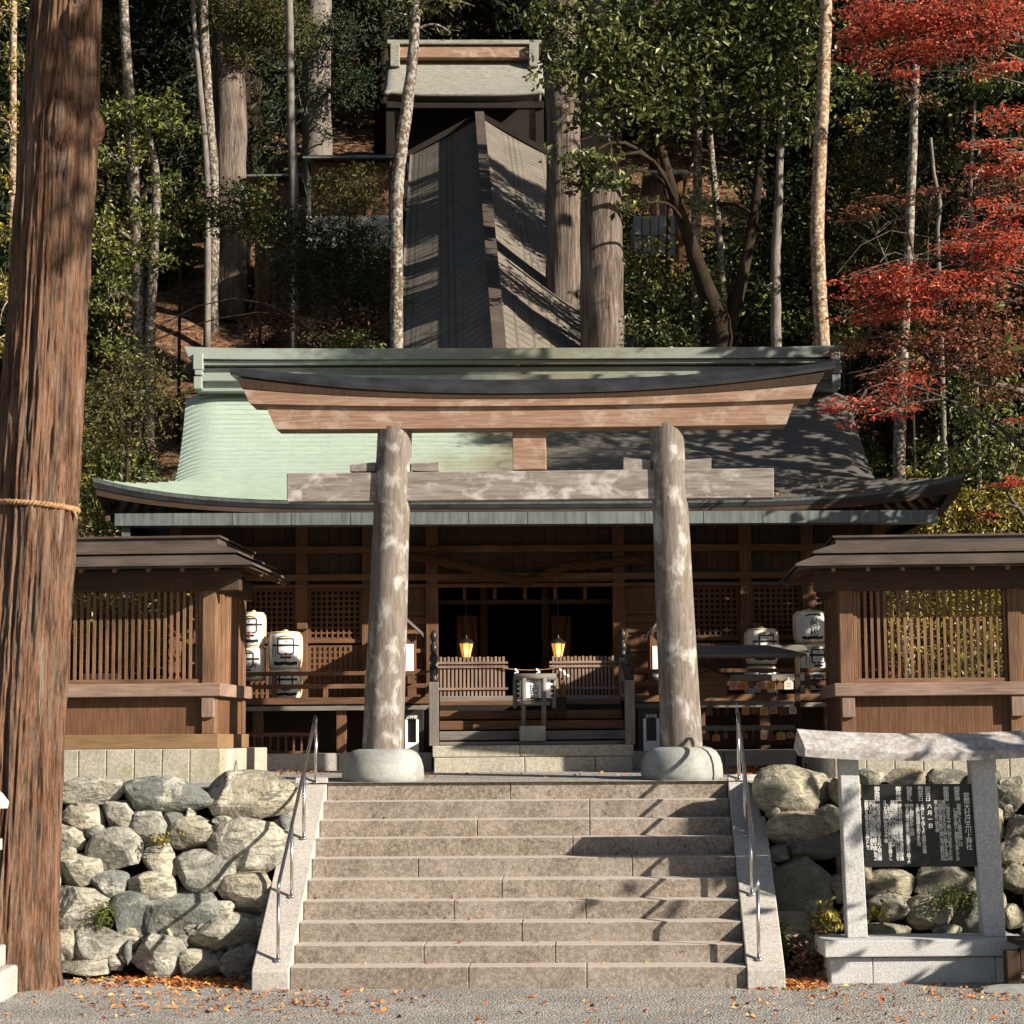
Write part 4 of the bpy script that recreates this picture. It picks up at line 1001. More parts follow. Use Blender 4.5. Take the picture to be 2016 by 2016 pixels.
# --- white framed fortune slip cabinets on either side of the wooden steps
for (x0, y0, x1, y1), nm, yy in (((797, 1408, 824, 1471), 'left gate pillar', -1.75), ((1267, 1406, 1298, 1467), 'right gate pillar', -1.75)):
    t = fthing(S, 'fortune_slip_cabinet', 'white framed cabinet with dark window beside the %s' % nm, 'cabinet', 'white framed cabinets beside the wooden steps')
    a, b = S.at(x0, y1, yy), S.at(x1, y0, yy); zb = zug + .001
    W_ = b.x - a.x; H_ = b.z - zb
    part('case', MT['black_metal'], lambda mb: mb.box(a.x - .07, yy + .06, zb, b.x + .07, yy + .34, b.z + .08), t, bevel=.006)
    part('white_frame', MT['white_paint'], lambda mb: (mb.box(a.x, yy, zb, b.x, yy + .058, zb + H_ * .27), mb.box(a.x, yy, zb + H_ * .272, a.x + W_ * .19, yy + .058, b.z - H_ * .115), mb.box(b.x - W_ * .19, yy, zb + H_ * .272, b.x, yy + .058, b.z - H_ * .115)), t, bevel=.004)
    part('header', MT['black_board'], lambda mb: mb.box(a.x, yy + .004, b.z - H_ * .112, b.x, yy + .056, b.z), t)
    vs, fs = text_mesh('御神籤', .055); mb = MB(); mb.add([((a.x + b.x) / 2 + u, yy + .002, b.z - H_ * .056 + v) for u, v, _ in vs], fs); mb.build('lettering', MT['white_letter'], t, fix=False)

# --- small roofed boxes half hidden behind the gate pillars
for (px0, px1, py), nm in (((770, 833, 1244), 'left'), ((1270, 1320, 1248), 'right')):
    yy = -.7
    t = fthing(S, 'roofed_notice_box', 'little roofed wooden notice box half hidden behind the %s gate pillar' % nm, 'notice box', 'little notice boxes behind the gate pillars')
    a, b = S.at(px0, py, yy), S.at(px1, py, yy); xc = (a.x + b.x) / 2; hw = (b.x - a.x) / 2
    part('roof', MT['grey_y'], lambda mb: mb.prism([(xc - hw, a.z - .07), (xc, a.z + .14), (xc + hw, a.z - .07), (xc + hw, a.z - .02), (xc, a.z + .19), (xc - hw, a.z - .02)][:3] + [(xc + hw, a.z - .02), (xc, a.z + .19), (xc - hw, a.z - .02)], yy - .2, yy + .25), t)
    part('box', MT['wood_z'], lambda mb: mb.box(xc - hw * .7, yy - .1, FLZ + .02, xc + hw * .55, yy + .15, a.z - .03), t, bevel=.006)
    part('paper_notice', MT['paper'], lambda mb: mb.box(xc - hw * .5, yy - .112, a.z - .62, xc + hw * .42, yy - .102, a.z - .18), t)

# --- sake barrels
def barrel(px, py, wpx, hpx, ly, label, kind, group, roll=0.0):
    """px, py: middle of the barrel in the photo; kind picks the mark on the wrapper"""
    c = S.at(px, py, ly); s = (30 + ly) / FPX; r = wpx * s / 2; h = hpx * s
    t = thing('sake_barrel', label, 'sake barrel', S.tow((c.x, c.y, c.z - h / 2)), S.yaw, group)
    mb = MB(); mb.lathe([(r * .80, .0), (r * .90, h * .10), (r * .97, h * .22), (r * 1.0, h * .5), (r * 1.0, h * .80), (r * .96, h * .9), (r * .84, h * .965), (r * .5, h * .99), (r * .02, h)], 40); mb.build('body', MT['wrap'], t, smooth=True)
    mb = MB(); mb.lathe([(r * .78, -.0), (r * .9, h * .03), (r * .9, h * .06), (r * .78, h * .085)], 32); mb.lathe([(r * .86, h * .955), (r * .9, h * .97), (r * .8, h * 1.0), (r * .3, h * 1.02)], 32)
    for a in (R(200), R(340), R(20), R(160), R(90)):
        q = []
        for z_ in np.linspace(.02, .98, 14): rr0 = np.interp(z_, [0, .1, .22, .5, .8, .9, .965, 1], [.8, .9, .97, 1, 1, .96, .84, .6]) * r * 1.03; q.append((rr0 * math.cos(a), rr0 * math.sin(a), z_ * h))
        mb.tube(q, .011, 6)
    mb.tube([(.10 * r * math.cos(k), .10 * r * math.sin(k), h * 1.03) for k in np.linspace(0, 6.0, 10)], .018, 6)
    mb.build('straw_rope', MT['straw'], t, smooth=True)
    def wrapmark(name, vs, fs, mat, z0, a0=0.0, off=1.012):
        v2 = []
        for u, v, _ in vs:
            a = -math.pi / 2 + a0 + u / r; zz = z0 + v; rr0 = float(np.interp(zz / h, [0, .1, .22, .5, .8, .9, .965], [.8, .9, .97, 1, 1, .96, .84])) * r * off
            v2.append((rr0 * math.cos(a), rr0 * math.sin(a), zz))
        mb = MB(); mb.add(v2, fs); mb.build(name, mat, t, fix=False)
    def strokes(lst):
        vs, fs = [], []
        for x0, y0, x1, y1, w_ in lst:
            d = Vector((x1 - x0, y1 - y0)); L_ = d.length; nrm = Vector((-d.y, d.x)) / L_ * w_ / 2; n = max(1, int(L_ / .03)); b = len(vs)
            for k in range(n + 1):
                p_ = Vector((x0, y0)) + d * k / n; vs += [(p_.x - nrm.x, p_.y - nrm.y, 0), (p_.x + nrm.x, p_.y + nrm.y, 0)]
            fs += [(b + 2 * k, b + 2 * k + 2, b + 2 * k + 3, b + 2 * k + 1) for k in range(n)]
        return vs, fs
    q = h * .12
    a0 = roll
    # top flourish and lower band, the same on all
    fl = []
    for k in range(8): u0, u1 = -.55 * r + 1.1 * r * k / 8, -.55 * r + 1.1 * r * (k + 1) / 8; g0, g1 = [-.05 * h * abs(2 * ((v + .55 * r) / (1.1 * r)) - 1) ** 2 + .008 * h * (k % 2) for v in (u0, u1)]; fl.append((u0, g0, u1, g1, .022))
    wrapmark('printed_mark', *strokes(fl), MT['brass'] if kind != 'kanji' else MT['ink'], h * .87, a0)
    if kind == 'kanji':
        vs, fs = text_mesh('亀\n松', h * .30, .80); wrapmark('printed_mark', vs, fs, MT['ink'], h * .40, a0)
        vs, fs = text_mesh('特 選', h * .10); wrapmark('printed_mark', vs, fs, MT['ink'], h * .72, a0)
    else:
        w_ = .022; b = .105 * h / .5
        wrapmark('printed_mark', *strokes([(-b, .30 * h, b, .30 * h, w_), (-b, .30 * h, -b, .13 * h, w_), (b, .30 * h, b, .13 * h, w_), (0, .25 * h, 0, .21 * h, w_ * .7), (-b * 1.9, .13 * h, b * 1.9, .13 * h, w_ * 1.4), (-b, .13 * h, -b, -.08 * h, w_), (b, .13 * h, b, -.08 * h, w_), (-b, -.08 * h, -b * .4, -.12 * h, w_), (b, -.08 * h, b * .4, -.12 * h, w_)]), MT['ink'], h * .50, a0)
        wrapmark('printed_mark', *strokes([(0, .0, 0, -.20 * h, w_ * .8), (-b * .3, -.03 * h, b * .3, -.03 * h, w_ * .9)]), MT['red_ink'], h * .43, a0)
        wrapmark('printed_mark', *strokes([(-b * .7, 0, b * .7, 0, w_ * 1.3)]), MT['ink'], h * .31, a0)
        wrapmark('printed_mark', *strokes([(0, 0, 0, -.3 * h, .012), (.05, -.05 * h, .05, -.28 * h, .008)]), MT['grey_z'], h * .62, a0 - .85)
        wrapmark('printed_mark', *strokes([(0, 0, 0, -.16 * h, .014)]), MT['red_ink'], h * .5, a0 + .75)
    band = [(-.8 * r + 1.6 * r * k / 14, .012 * h * math.cos(k), -.8 * r + 1.6 * r * (k + 1) / 14, .012 * h * math.cos(k + 1), .045 * h / .5) for k in range(14)]
    wrapmark('printed_mark', *strokes(band), MT['ink'], h * .155, a0)
    return t
GB = 'sake barrels stacked on the veranda'
Z = lambda y: 1190 + y / 10.17
X_ = lambda x: 470 + x / 10.17
barrel(X_(295), Z(505), 48, 67, -.55, 'white sake barrel at the top of the stack beside the left fence end', 'mark', GB, -.25)
barrel(X_(290), Z(1190), 48, 67, -.55, 'straw bound sake barrel below the top one beside the left fence end', 'mark', GB, -.5)
barrel(X_(935), Z(930), 66, 74, -.62, 'largest white sake barrel on the sunny veranda with rope knot on top', 'mark', GB, .1)
barrel(X_(940), Z(1590), 64, 60, -.62, 'sake barrel behind the railing under the largest white barrel', 'mark', GB, .1)
X_ = lambda x: 1440 + x / 9.66
Z = lambda y: 1180 + y / 9.66
barrel(X_(570), Z(900), 65, 70, -.6, 'shaded sake barrel showing above the votive rack roof', 'mark', GB, .2)
barrel(X_(570), Z(1590), 65, 66, -.6, 'sake barrel hidden mostly behind the votive rack roof', 'mark', GB, .2)
barrel(X_(1480), Z(530), 62, 64, -.6, 'shaded sake barrel with two large black characters beside the right fence', 'kanji', GB, .15)
barrel(X_(1560), Z(1150), 58, 64, -.6, 'shaded sake barrel under the one with two large black characters', 'mark', GB, .2)
barrel(X_(1560), Z(1600), 58, 44, -.6, 'lowest shaded sake barrel cut across by the veranda railing', 'mark', GB, .2)

# --- votive plaque rack
yr = -2.3
c6 = lambda x, y: (1240 + x / 4.6, 1100 + y / 4.6)
t = fthing(S, 'votive_plaque_rack', 'dark roofed rack hung with small wooden plaques beside the right gate pillar', 'rack')
rx0, rx1 = S.at(*c6(430, 850), yr).x, S.at(*c6(1590, 850), yr).x
zr = S.at(*c6(1000, 890), yr - .25).z
part('roof', MT['grey_x'], lambda mb: mb.prism([(yr - .3, zr), (yr - .3, zr + .04), (yr, zr + .17), (yr + .3, zr + .04), (yr + .3, zr), (yr, zr + .12)], rx0, rx1, 'x'), t)
zg = zter(27.6)
for c in (455, 1520): part('post', MT['wood_dark'], lambda mb: mb.box(S.at(*c6(c, 1300), yr).x - .035, yr - .035, zg - .05, S.at(*c6(c, 1300), yr).x + .035, yr + .035, zr + .1), t, bevel=.004)
for a, b in ((1048, 1108), (1285, 1325), (1510, 1555)):
    part('hanging_rail', MT['grey_x'], lambda mb: mb.box(S.at(*c6(455, a), yr).x + .036, yr - .03, S.at(*c6(1000, b), yr).z, S.at(*c6(1520, a), yr).x - .036, yr + .02, S.at(*c6(1000, a), yr).z), t, bevel=.004)
part('bottom_rail', MT['wood_dark'], lambda mb: mb.box(S.at(*c6(455, 1650), yr).x + .036, yr - .04, S.at(*c6(1000, 1690), yr).z, S.at(*c6(1520, 1650), yr).x - .036, yr + .04, S.at(*c6(1000, 1640), yr).z), t)
def f(mb):
    a = [S.at(*c6(*q), yr - .05) for q in ((560, 1260), (880, 1260), (880, 1060), (740, 1010), (560, 1060))]
    mb.prism([(v.x, v.z) for v in a], yr - .06, yr - .035)
part('notice_board', MT['wood_x'], f, t)
part('notice_board_roof', MT['wood_dark'], lambda mb: [mb.beam(S.at(*c6(*p0), yr - .07), S.at(*c6(*p1), yr - .07), .12, .025) for p0, p1 in (((530, 1075), (745, 1003)), ((745, 1003), (905, 1068)))] and mb, t)
EM = [(940, 1148, 85, 80, 'salmon'), (1028, 1148, 85, 75, 'orange'), (1102, 1150, 45, 45, 'brown'), (1185, 1148, 82, 66, 'pink'), (1280, 1150, 85, 78, 'amber'), (1360, 1155, 60, 55, 'brown'), (1440, 1143, 85, 80, 'pale'),
      (715, 1390, 70, 60, 'brown'), (797, 1385, 25, 60, 'dark'), (880, 1385, 50, 60, 'dark'), (970, 1378, 26, 56, 'pale'), (1050, 1378, 70, 70, 'orange'), (1130, 1378, 66, 56, 'brown'), (1217, 1380, 80, 74, 'amber'), (1300, 1372, 75, 66, 'pink'), (1388, 1385, 75, 64, 'brown'), (1475, 1373, 70, 66, 'pale'),
      (700, 1612, 50, 56, 'brown'), (783, 1622, 70, 58, 'orange'), (868, 1608, 45, 52, 'brown'), (1037, 1605, 65, 58, 'brown'), (1120, 1620, 50, 60, 'dark'), (1205, 1602, 45, 42, 'pale'), (1285, 1625, 70, 52, 'brown'), (1370, 1605, 80, 68, 'amber'), (1455, 1598, 70, 54, 'pink')]
EC = {'salmon': (.55, .27, .19), 'orange': (.52, .20, .07), 'brown': (.17, .075, .04), 'pink': (.44, .23, .16), 'amber': (.62, .33, .10), 'pale': (.62, .50, .44), 'dark': (.05, .03, .02)}
for k_, c_ in EC.items(): MT['ema_' + k_] = plain('plaque_' + k_, c_, .7, .2)
rowname = {0: 'top', 1: 'middle', 2: 'bottom'}; cnt = {}
ordn = ['first', 'second', 'third', 'fourth', 'fifth', 'sixth', 'seventh', 'eighth', 'ninth', 'tenth']
for x, y, w_, h_, kd in EM:
    row = 0 if y < 1250 else 1 if y < 1500 else 2; k = cnt.get(row, 0); cnt[row] = k + 1
    c = S.at(*c6(x, y), yr - .05); s = 27.7 / FPX / 4.6; hw, hh = w_ * s / 2, h_ * s / 2
    t = thing('votive_plaque', '%s wooden votive plaque, %s from the left on the %s rail of the rack' % (kd, ordn[k], rowname[row]), 'votive plaque', S.tow((c.x, c.y, c.z)), S.yaw, 'votive plaques on the rack')
    ang = rng.uniform(-.06, .06); t.rotation_euler = (rng.uniform(-.05, .05), 0, S.yaw + rng.uniform(-.15, .15))
    mb = MB(); mb.prism([(-hw, -hh), (hw, -hh), (hw, hh * .6), (hw * .6, hh), (-hw * .6, hh), (-hw, hh * .6)], 0, .012); mb.build('board', MT['ema_' + kd], t, bevel=.002)
    top = {0: 1075, 1: 1305, 2: 1532}[row]; zt = S.at(*c6(x, top), yr - .05).z - c.z
    mb = MB(); mb.tube([(-.012, .004, hh * .8), (0, -.004, zt)], .004, 5); mb.tube([(.012, .004, hh * .8), (0, -.004, zt)], .004, 5); mb.build('cord', MT['rope'] if kd != 'pale' else MT['paper'], t)
    if hw > .05:
        mb = MB(); rr0 = random.Random(k + row * 20)
        for j in range(3): mb.box(-hw * .6, -.0015, hh * (.3 - .35 * j), hw * rr0.uniform(.1, .65), -.0005, hh * (.3 - .35 * j) + .006)
        mb.build('writing', MT['ink'], t)
# white plastic strip that shows between the slats of the left fence
t = thing('white_plastic_trough', 'short white plastic trough behind the slats of the left lattice fence', 'trough', (0, 0, 0))
a, b = at(158, 1338, 25.9), at(234, 1326, 25.9)
mb = MB(); mb.box(a.x, 25.85, a.z - .02, b.x, 25.95, b.z); o = mb.build('trough', MT['white_paint'], t, bevel=.006)
mb = MB(); mb.box(a.x + .05, 25.87, zter(25.9) - .02, a.x + .09, 25.93, a.z - .0205); mb.box(b.x - .09, 25.87, zter(25.9) - .02, b.x - .05, 25.93, a.z - .0205); mb.build('stand', MT['grey_z'], t)
# ================================================================== FOREGROUND THINGS
# --- stone framed notice board
YS = 22.45
t = thing('notice_board', 'white granite framed black notice board with lettered columns before the boulder wall', 'notice board', (at(1810, 1941, 22.3).x, 22.3, 0))
def rel(v, o=None):
    o = o or t; return Vector(v) - o.location
def P3(px, py, Y): return rel(at(px, py, Y))
def pbx(mb, x0, y0, x1, y1, Y, d):
    a, b = P3(x0, (y0 + y1) / 2, Y), P3(x1, (y0 + y1) / 2, Y); zt, zb = P3((x0 + x1) / 2, y0, Y).z, P3((x0 + x1) / 2, y1, Y).z
    mb.box(a.x, a.y, zb, b.x, a.y + d, zt)
zslab0 = P3(1820, 1884, 22.15).z; zslab1 = P3(1820, 1851, 22.15).z
xa, xb = P3(1636, 1900, 22.2).x, P3(2014, 1900, 22.2).x
xm = xa + (xb - xa) * .22
for a, b in ((xa, xm), (xm, xa + (xb - xa) * .86), (xa + (xb - xa) * .86, xb)):
    mb = MB(); mb.box(a + .002, -.06, -.05, b - .002, .52, zslab0 - .012); mb.build('plinth_block', MT['granite_sign'], t, bevel=.01)
mb = MB(); mb.box(P3(1624, 1870, 22.15).x, -.13, zslab0, P3(2024, 1870, 22.15).x, .6, zslab1); mb.build('plinth_slab', MT['granite_sign'], t, bevel=.012)
for q in (((1652, 1478), (1689, 1478), (1709, 1852), (1669, 1852)), ((1909, 1478), (1960, 1478), (1981, 1852), (1937, 1852))):
    c = [P3(x, y, YS) for x, y in q]; c[2].z = c[3].z = zslab1 + .001
    mb = MB(); mb.add(c + [v + Vector((0, .2, 0)) for v in c], [(0, 1, 2, 3), (7, 6, 5, 4), (0, 4, 5, 1), (1, 5, 6, 2), (2, 6, 7, 3), (3, 7, 4, 0)]); mb.build('post', MT['granite_sign'], t, bevel=.01)
# curved cap stone
rows = [[] for _ in range(5)]; n = 30
for i in range(n + 1):
    u = i / n; e = abs(2 * u - 1); px = 1569 + (2056 - 1569) * u; up = 9 * e ** 2.2
    fb, ft = P3(px + (8 if u < .5 else -8) * e ** 6 * 2, 1498 - up, YS - .18), P3(px + (8 if u < .5 else -8) * e ** 6 * 2, 1481 - up, YS - .19); rg = P3(px, 1443 - up, YS + .1)
    for r_, v in zip(rows, (fb, ft, rg, Vector((rg.x, ft.y + .58, ft.z)), Vector((fb.x, fb.y + .56, fb.z)))): r_.append(v)
mb = MB(); mb.grid(rows + [rows[0]])
for e in (0, n): mb.add([r_[e] for r_ in rows], [(0, 1, 2, 3, 4)])
mb.build('cap_stone', MT['granite_cap'], t, bevel=.012)
c = [P3(x, y, YS + .05) for x, y in ((1696, 1545), (1914, 1543), (1926, 1706), (1704, 1707))]
mb = MB(); mb.add(c + [v + Vector((0, .05, 0)) for v in c], [(0, 1, 2, 3), (7, 6, 5, 4), (0, 4, 5, 1), (1, 5, 6, 2), (2, 6, 7, 3), (3, 7, 4, 0)]); bd = mb.build('board', MT['black_board'], t)
BODY = ('高龗神を祀り水を司る神として古くより朝野の崇敬篤く雨を祈り晴を願う勅使の奉幣は数十度に及ぶ' '創祀は白鳳四年と伝えられ人声の聞えざる深山に宮柱を立て敬い祀らば天下のために甘雨を降らし霖雨を止めんとの御神誨により鎮座' '祈雨には黒馬を止雨には白馬を奉る例あり農耕殖産豊作漁業の守護神また諸々の生業の繁栄を護り給う大神と仰がれ広く信仰を集む')
def zc(x, y): return 1690 + x / 8.05, 1530 + y / 8.05
mb = MB()
def column(chars, x, y0, pitch, size):
    """one column of characters, set upright and following the board's slight lean"""
    for k, ch in enumerate(chars):
        if ch == ' ': continue
        y = y0 + pitch * k; lean = (y - 160) / 1200 * (70 if x > 1000 else 45)
        c = P3(*zc(x + lean * (1 if y > 0 else 0) - 20, y), YS + .05)
        vs, fs = glyph(ch); s = size * 22.5 / FPX / 8.05
        mb.add([(c.x + a * s, c.y - .002, c.z + b * s) for a, b in vs], fs)
_gc = {}
def glyph(ch):
    if ch not in _gc:
        vs, fs = text_mesh(ch, 1.0); _gc[ch] = ([(a, b) for a, b, _ in vs], fs)
    return _gc[ch]
column('官幣大社丹生川上神社', 1722, 300, 90, 108)
for x, w_ in ((310, '御由緒'), (650, '御神徳'), (822, '御祭礼'), (1000, '例祭日'), (1112, '例祭日'), (1402, '御鎮座'), (1575, '御祭神')):
    column(w_, x, 195, 76, 90)
column('六月一日', 1128, 465, 104, 80)
bi = 0
for x, y0, y1 in ((135, 400, 1140), (200, 400, 1170), (255, 400, 1350), (320, 455, 1350), (430, 400, 1060), (492, 455, 1350), (548, 400, 1080), (605, 400, 1350), (668, 455, 1350), (778, 455, 1370), (845, 455, 930), (945, 455, 1080), (1012, 455, 1230), (1232, 400, 900), (1292, 400, 1340), (1352, 400, 1340), (1420, 455, 1340), (1530, 520, 1320), (1590, 455, 1120)):
    n = int((y1 - y0) / 56) + 1; column(''.join(BODY[(bi + k) % len(BODY)] for k in range(n)), x, y0, 56, 67); bi += n
mb.build('lettering', MT['white_letter'], t, fix=False)

# --- the large cedar with its straw rope
CY = 22.55
cpts = [(126, -700, 96), (126, -200, 118), (126, 0, 128), (112, 235, 143), (90, 600, 144), (72, 900, 150), (50, 1200, 152), (34, 1500, 156), (25, 1650, 160), (18, 1740, 172), (10, 1800, 184), (4, 1850, 204)]
cz = []; 
for x, y, w_ in cpts: p_ = at(x * K, y * K, CY); cz.append((p_.z, p_.x, w_ * K * CY / FPX / 2 - .03))
cz.sort(); cz[0] = (-.15, cz[0][1], cz[0][2] * 1.03); zz_, cx_, cr_ = (np.array(q) for q in zip(*cz))
ct = thing('large_cedar', 'massive red barked cedar trunk with a straw rope in the left foreground', 'tree', (cx_[0], CY, 0))
NA, NZ = 260, 420
zs_ = np.concatenate([np.linspace(-.15, 11.5, NZ), np.linspace(11.6, zz_[-1], 20)]); aa = np.linspace(0, 2 * np.pi, NA, endpoint=False)
A_, Z2 = np.meshgrid(aa, zs_); fl = lambda q: q.reshape(-1)
kn = [(at(126 * K, 250 * K, CY), .22, .30), (at(178 * K, 243 * K, CY), .16, .22), (at(150 * K, 60 * K, CY), .14, .2)]
kz_ = kn[0][0].z; 
cc_, sn_ = np.cos(A_), np.sin(A_)
# vertical fibres, bent round the knots
warp = np.zeros_like(A_)
for kp, kr, kh in kn:
    ka = math.asin(max(-1, min(1, (kp.x - np.interp(kp.z, zz_, cx_)) / np.interp(kp.z, zz_, cr_)))) - math.pi / 2
    da = (A_ - ka + np.pi) % (2 * np.pi) - np.pi; dx = da * .42; dz = Z2 - kp.z; d2 = (dx / kr) ** 2 + (dz / (kh * 1.8)) ** 2
    warp += np.sign(dx) * .22 * np.exp(-d2) * np.exp(-np.abs(dx) / kr)
A2 = A_ - warp
pts3 = np.stack([fl(np.cos(A2) * 6), fl(np.sin(A2) * 6.5), fl(Z2 * .45)], -1)
f1 = 1 - np.abs(fbm(pts3, 4)) * 2.2; pts4 = np.stack([fl(np.cos(A2) * 19), fl(np.sin(A2) * 19), fl(Z2 * .9)], -1); f2 = fbm(pts4, 3)
f3 = fbm(np.stack([fl(np.cos(A2) * 30), fl(np.sin(A2) * 30), fl(Z2 * 2.6)], -1), 2)
disp = (.055 * f1 + .026 * f2 + .014 * f3).reshape(A_.shape)
for kp, kr, kh in kn:
    ka = math.asin(max(-1, min(1, (kp.x - np.interp(kp.z, zz_, cx_)) / np.interp(kp.z, zz_, cr_)))) - math.pi / 2
    da = (A_ - ka + np.pi) % (2 * np.pi) - np.pi; d = np.sqrt((da * .42 / kr) ** 2 + ((Z2 - kp.z) / kh) ** 2)
    disp += .085 * np.exp(-(d / .75) ** 2) - .06 * np.exp(-((d - 1.05) / .22) ** 2) * (.6 + .4 * np.sin(da * 9 + Z2 * 7))
rad = np.interp(Z2, zz_, cr_); cx2 = np.interp(Z2, zz_, cx_)
flare = np.exp(-np.maximum(0, Z2) / .5) * .06 * (np.cos(A_ * 5 + .6) + .6 * np.cos(A_ * 3))
rad = rad + disp + flare * .5
V = np.stack([fl(cx2 + rad * cc_) - cx_[0], fl(rad * sn_), fl(Z2)], -1)
ii = np.arange(V.shape[0]).reshape(A_.shape); i2 = np.roll(ii, -1, axis=1)
Fq = np.stack([ii[:-1], i2[:-1], i2[1:], ii[1:]], -1).reshape(-1, 4)
npmesh('trunk', V, Fq, MT['bark_cedar'], ct, smooth=True)
zr_ = at(60 * K, 957 * K, CY).z; rt = thing('straw_rope', 'thin twisted straw rope tied round the large cedar trunk', 'rope', (np.interp(zr_, zz_, cx_), CY, zr_))
r0 = float(np.interp(zr_, zz_, cr_)) + .045
for s in (0, 1):
    q = []
    for k in range(181):
        a = 2 * math.pi * k / 180; ph = a * 34 + s * math.pi; q.append(((r0 + .018 * math.cos(ph)) * math.cos(a), (r0 + .018 * math.cos(ph)) * math.sin(a), .018 * math.sin(ph) - .035 * math.cos(a)))
    mb = MB(); mb.tube(q, .019, 7); mb.build('strand', MT['rope'], rt, smooth=True)
mb = MB(); mb.tube([(r0 * .93, -r0 * .36, -.03), (r0 * 1.02, -r0 * .3, -.09), (r0 * 1.04, -r0 * .26, -.17)], [.02, .018, .01], 7); mb.build('rope_end', MT['rope'], rt, smooth=True)

# --- stone lantern mostly outside the left edge
sl = thing('stone_lantern', 'pale stone lantern cut by the left edge before the large cedar', 'stone lantern', (at(-48, 1960, 21.6).x, 21.6, 0))
def slx(px): return at(px, 1800, 21.6).x - sl.location.x
hw = slx(22)
mb = MB(); mb.box(-hw, -hw, -.05, hw, hw, .30); mb.build('base', MT['granite_side'], sl, bevel=.03)
h2 = slx(2); mb = MB(); mb.box(-h2, -h2, .301, h2, h2, .52); mb.build('lower_tier', MT['granite_side'], sl, bevel=.02)
mb = MB(); mb.lathe([(.15, .521), (.13, .8), (.12, 1.2), (.14, 1.5)], 20); mb.build('shaft', MT['granite_side'], sl, smooth=True)
h3 = slx(15); zc_ = at(0, 1575, 21.6).z
mb = MB(); mb.box(-.2, -.2, 1.501, .2, .2, 1.62); mb.box(-.15, -.15, 1.621, .15, .15, zc_ - .09); mb.build('fire_box', MT['granite_side'], sl, bevel=.01)
mb = MB(); mb.lathe([(h3 * .95, zc_ - .089), (h3 * 1.0, zc_ - .02), (h3 * .8, zc_ + .06), (h3 * .4, zc_ + .16), (.05, zc_ + .25), (.02, zc_ + .34)], 6); mb.build('roof', MT['granite_side'], sl, bevel=.01)
# --- dark timber trestle at the lower right corner
tt = thing('timber_trestle', 'dark weathered timber trestle leg beside the notice board plinth', 'trestle', (at(2000, 1962, 21.6).x, 21.6, 0))
def tx(px): return at(px, 1930, 21.5).x - tt.location.x
mb = MB(); mb.box(tx(1984), -.08, 0.051, tx(2011), .08, .40); mb.build('leg', MT['wood_dark'], tt, bevel=.01)
mb = MB(); mb.box(tx(2012), -.07, .18, tx(2200), .07, .42); mb.build('beam', MT['wood_dark'], tt, bevel=.01)
mb = MB(); mb.box(tx(2012), -.06, .44, tx(2200), .5, .50); mb.build('top_plank', MT['wood_dark'], tt, bevel=.01)
v = rock_verts(.42, .3, .06, 77) ; fs_ = thing('flat_stone', 'flat pale stone on the gravel under the timber trestle', 'stone', (at(2010, 1975, 21.4).x, 21.4, .01))
npmesh('slab', v, ICO_F, MT['base_stone'], fs_)

# ------------------------------------------------------------------ leaves: helper
def leaf_quads(c, size, rs, nrm=None, up=.6, asp=.5, fold=.12):
    """c: (n,3) centres; returns verts, faces for n folded leaf shapes"""
    n = len(c); d = rs.normal(size=(n, 3))
    if nrm is not None: d = d * .75 + nrm
    d[:, 2] += up; d /= np.linalg.norm(d, axis=1, keepdims=True) + 1e-9
    t_ = np.cross(d, rs.normal(size=(n, 3))); t_ /= np.linalg.norm(t_, axis=1, keepdims=True) + 1e-9; b = np.cross(d, t_)
    L_ = (size * rs.uniform(.65, 1.35, n))[:, None]; W_ = L_ * asp
    v = np.stack([c - t_ * L_ * .5, c + b * W_ * .5 + d * L_ * fold, c + t_ * L_ * .5, c - b * W_ * .5 + d * L_ * fold], 1).reshape(-1, 3)
    return v, np.arange(4 * n).reshape(n, 4)
def litter(spots, name, label, seed):
    rs = np.random.RandomState(seed); cs_ = []
    for x0, y0, x1, y1, n, plane in spots:
        px = rs.uniform(x0, x1, n) * K; py = rs.uniform(y0, y1, n) * K
        if n > 250:      # drifts are thickest in their middle
            px = (x0 + (x1 - x0) * np.clip(rs.beta(2.2, 2.2, n), 0, 1)) * K; py = (y0 + (y1 - y0) * rs.beta(1.6, 2.4, n)) * K
        for a, b in zip(px, py):
            d = ray(a, b)
            if plane == 0: s_ = -HC / d.z
            else:
                k = .03; s_ = (ZT - k * 24.84 - HC) / (d.z - k * d.y)
            p_ = CAM + d * s_
            if s_ > 0 and p_.y < 36: cs_.append((p_.x, p_.y, p_.z + rs.uniform(.006, .02)))
    c = np.array(cs_); v, f = leaf_quads(c, .062, rs, up=2.2, asp=.62, fold=.18)
    o = npmesh(name, v, f, MT['leaf_fallen'], var=rs.uniform(0, 1, len(c))); tag(o, label, 'fallen leaves', kind='stuff'); return o
litter([(112, 1838, 470, 1868, 520, 0), (300, 1846, 480, 1872, 420, 0), (0, 1868, 900, 1932, 330, 0), (900, 1880, 1932, 1932, 90, 0), (1400, 1846, 1580, 1872, 520, 0), (1520, 1858, 1932, 1890, 160, 0), (1380, 1880, 1700, 1932, 60, 0)], 'fallen_leaves', 'orange fallen maple leaves drifted along the foot of the walls', 11)
litter([(470, 1434, 640, 1466, 520, 1), (640, 1440, 1380, 1472, 130, 1), (1368, 1430, 1500, 1474, 800, 1), (1480, 1440, 1700, 1470, 200, 1)], 'fallen_leaves', 'reddish fallen leaves on the terrace between the gate and the fences', 12)
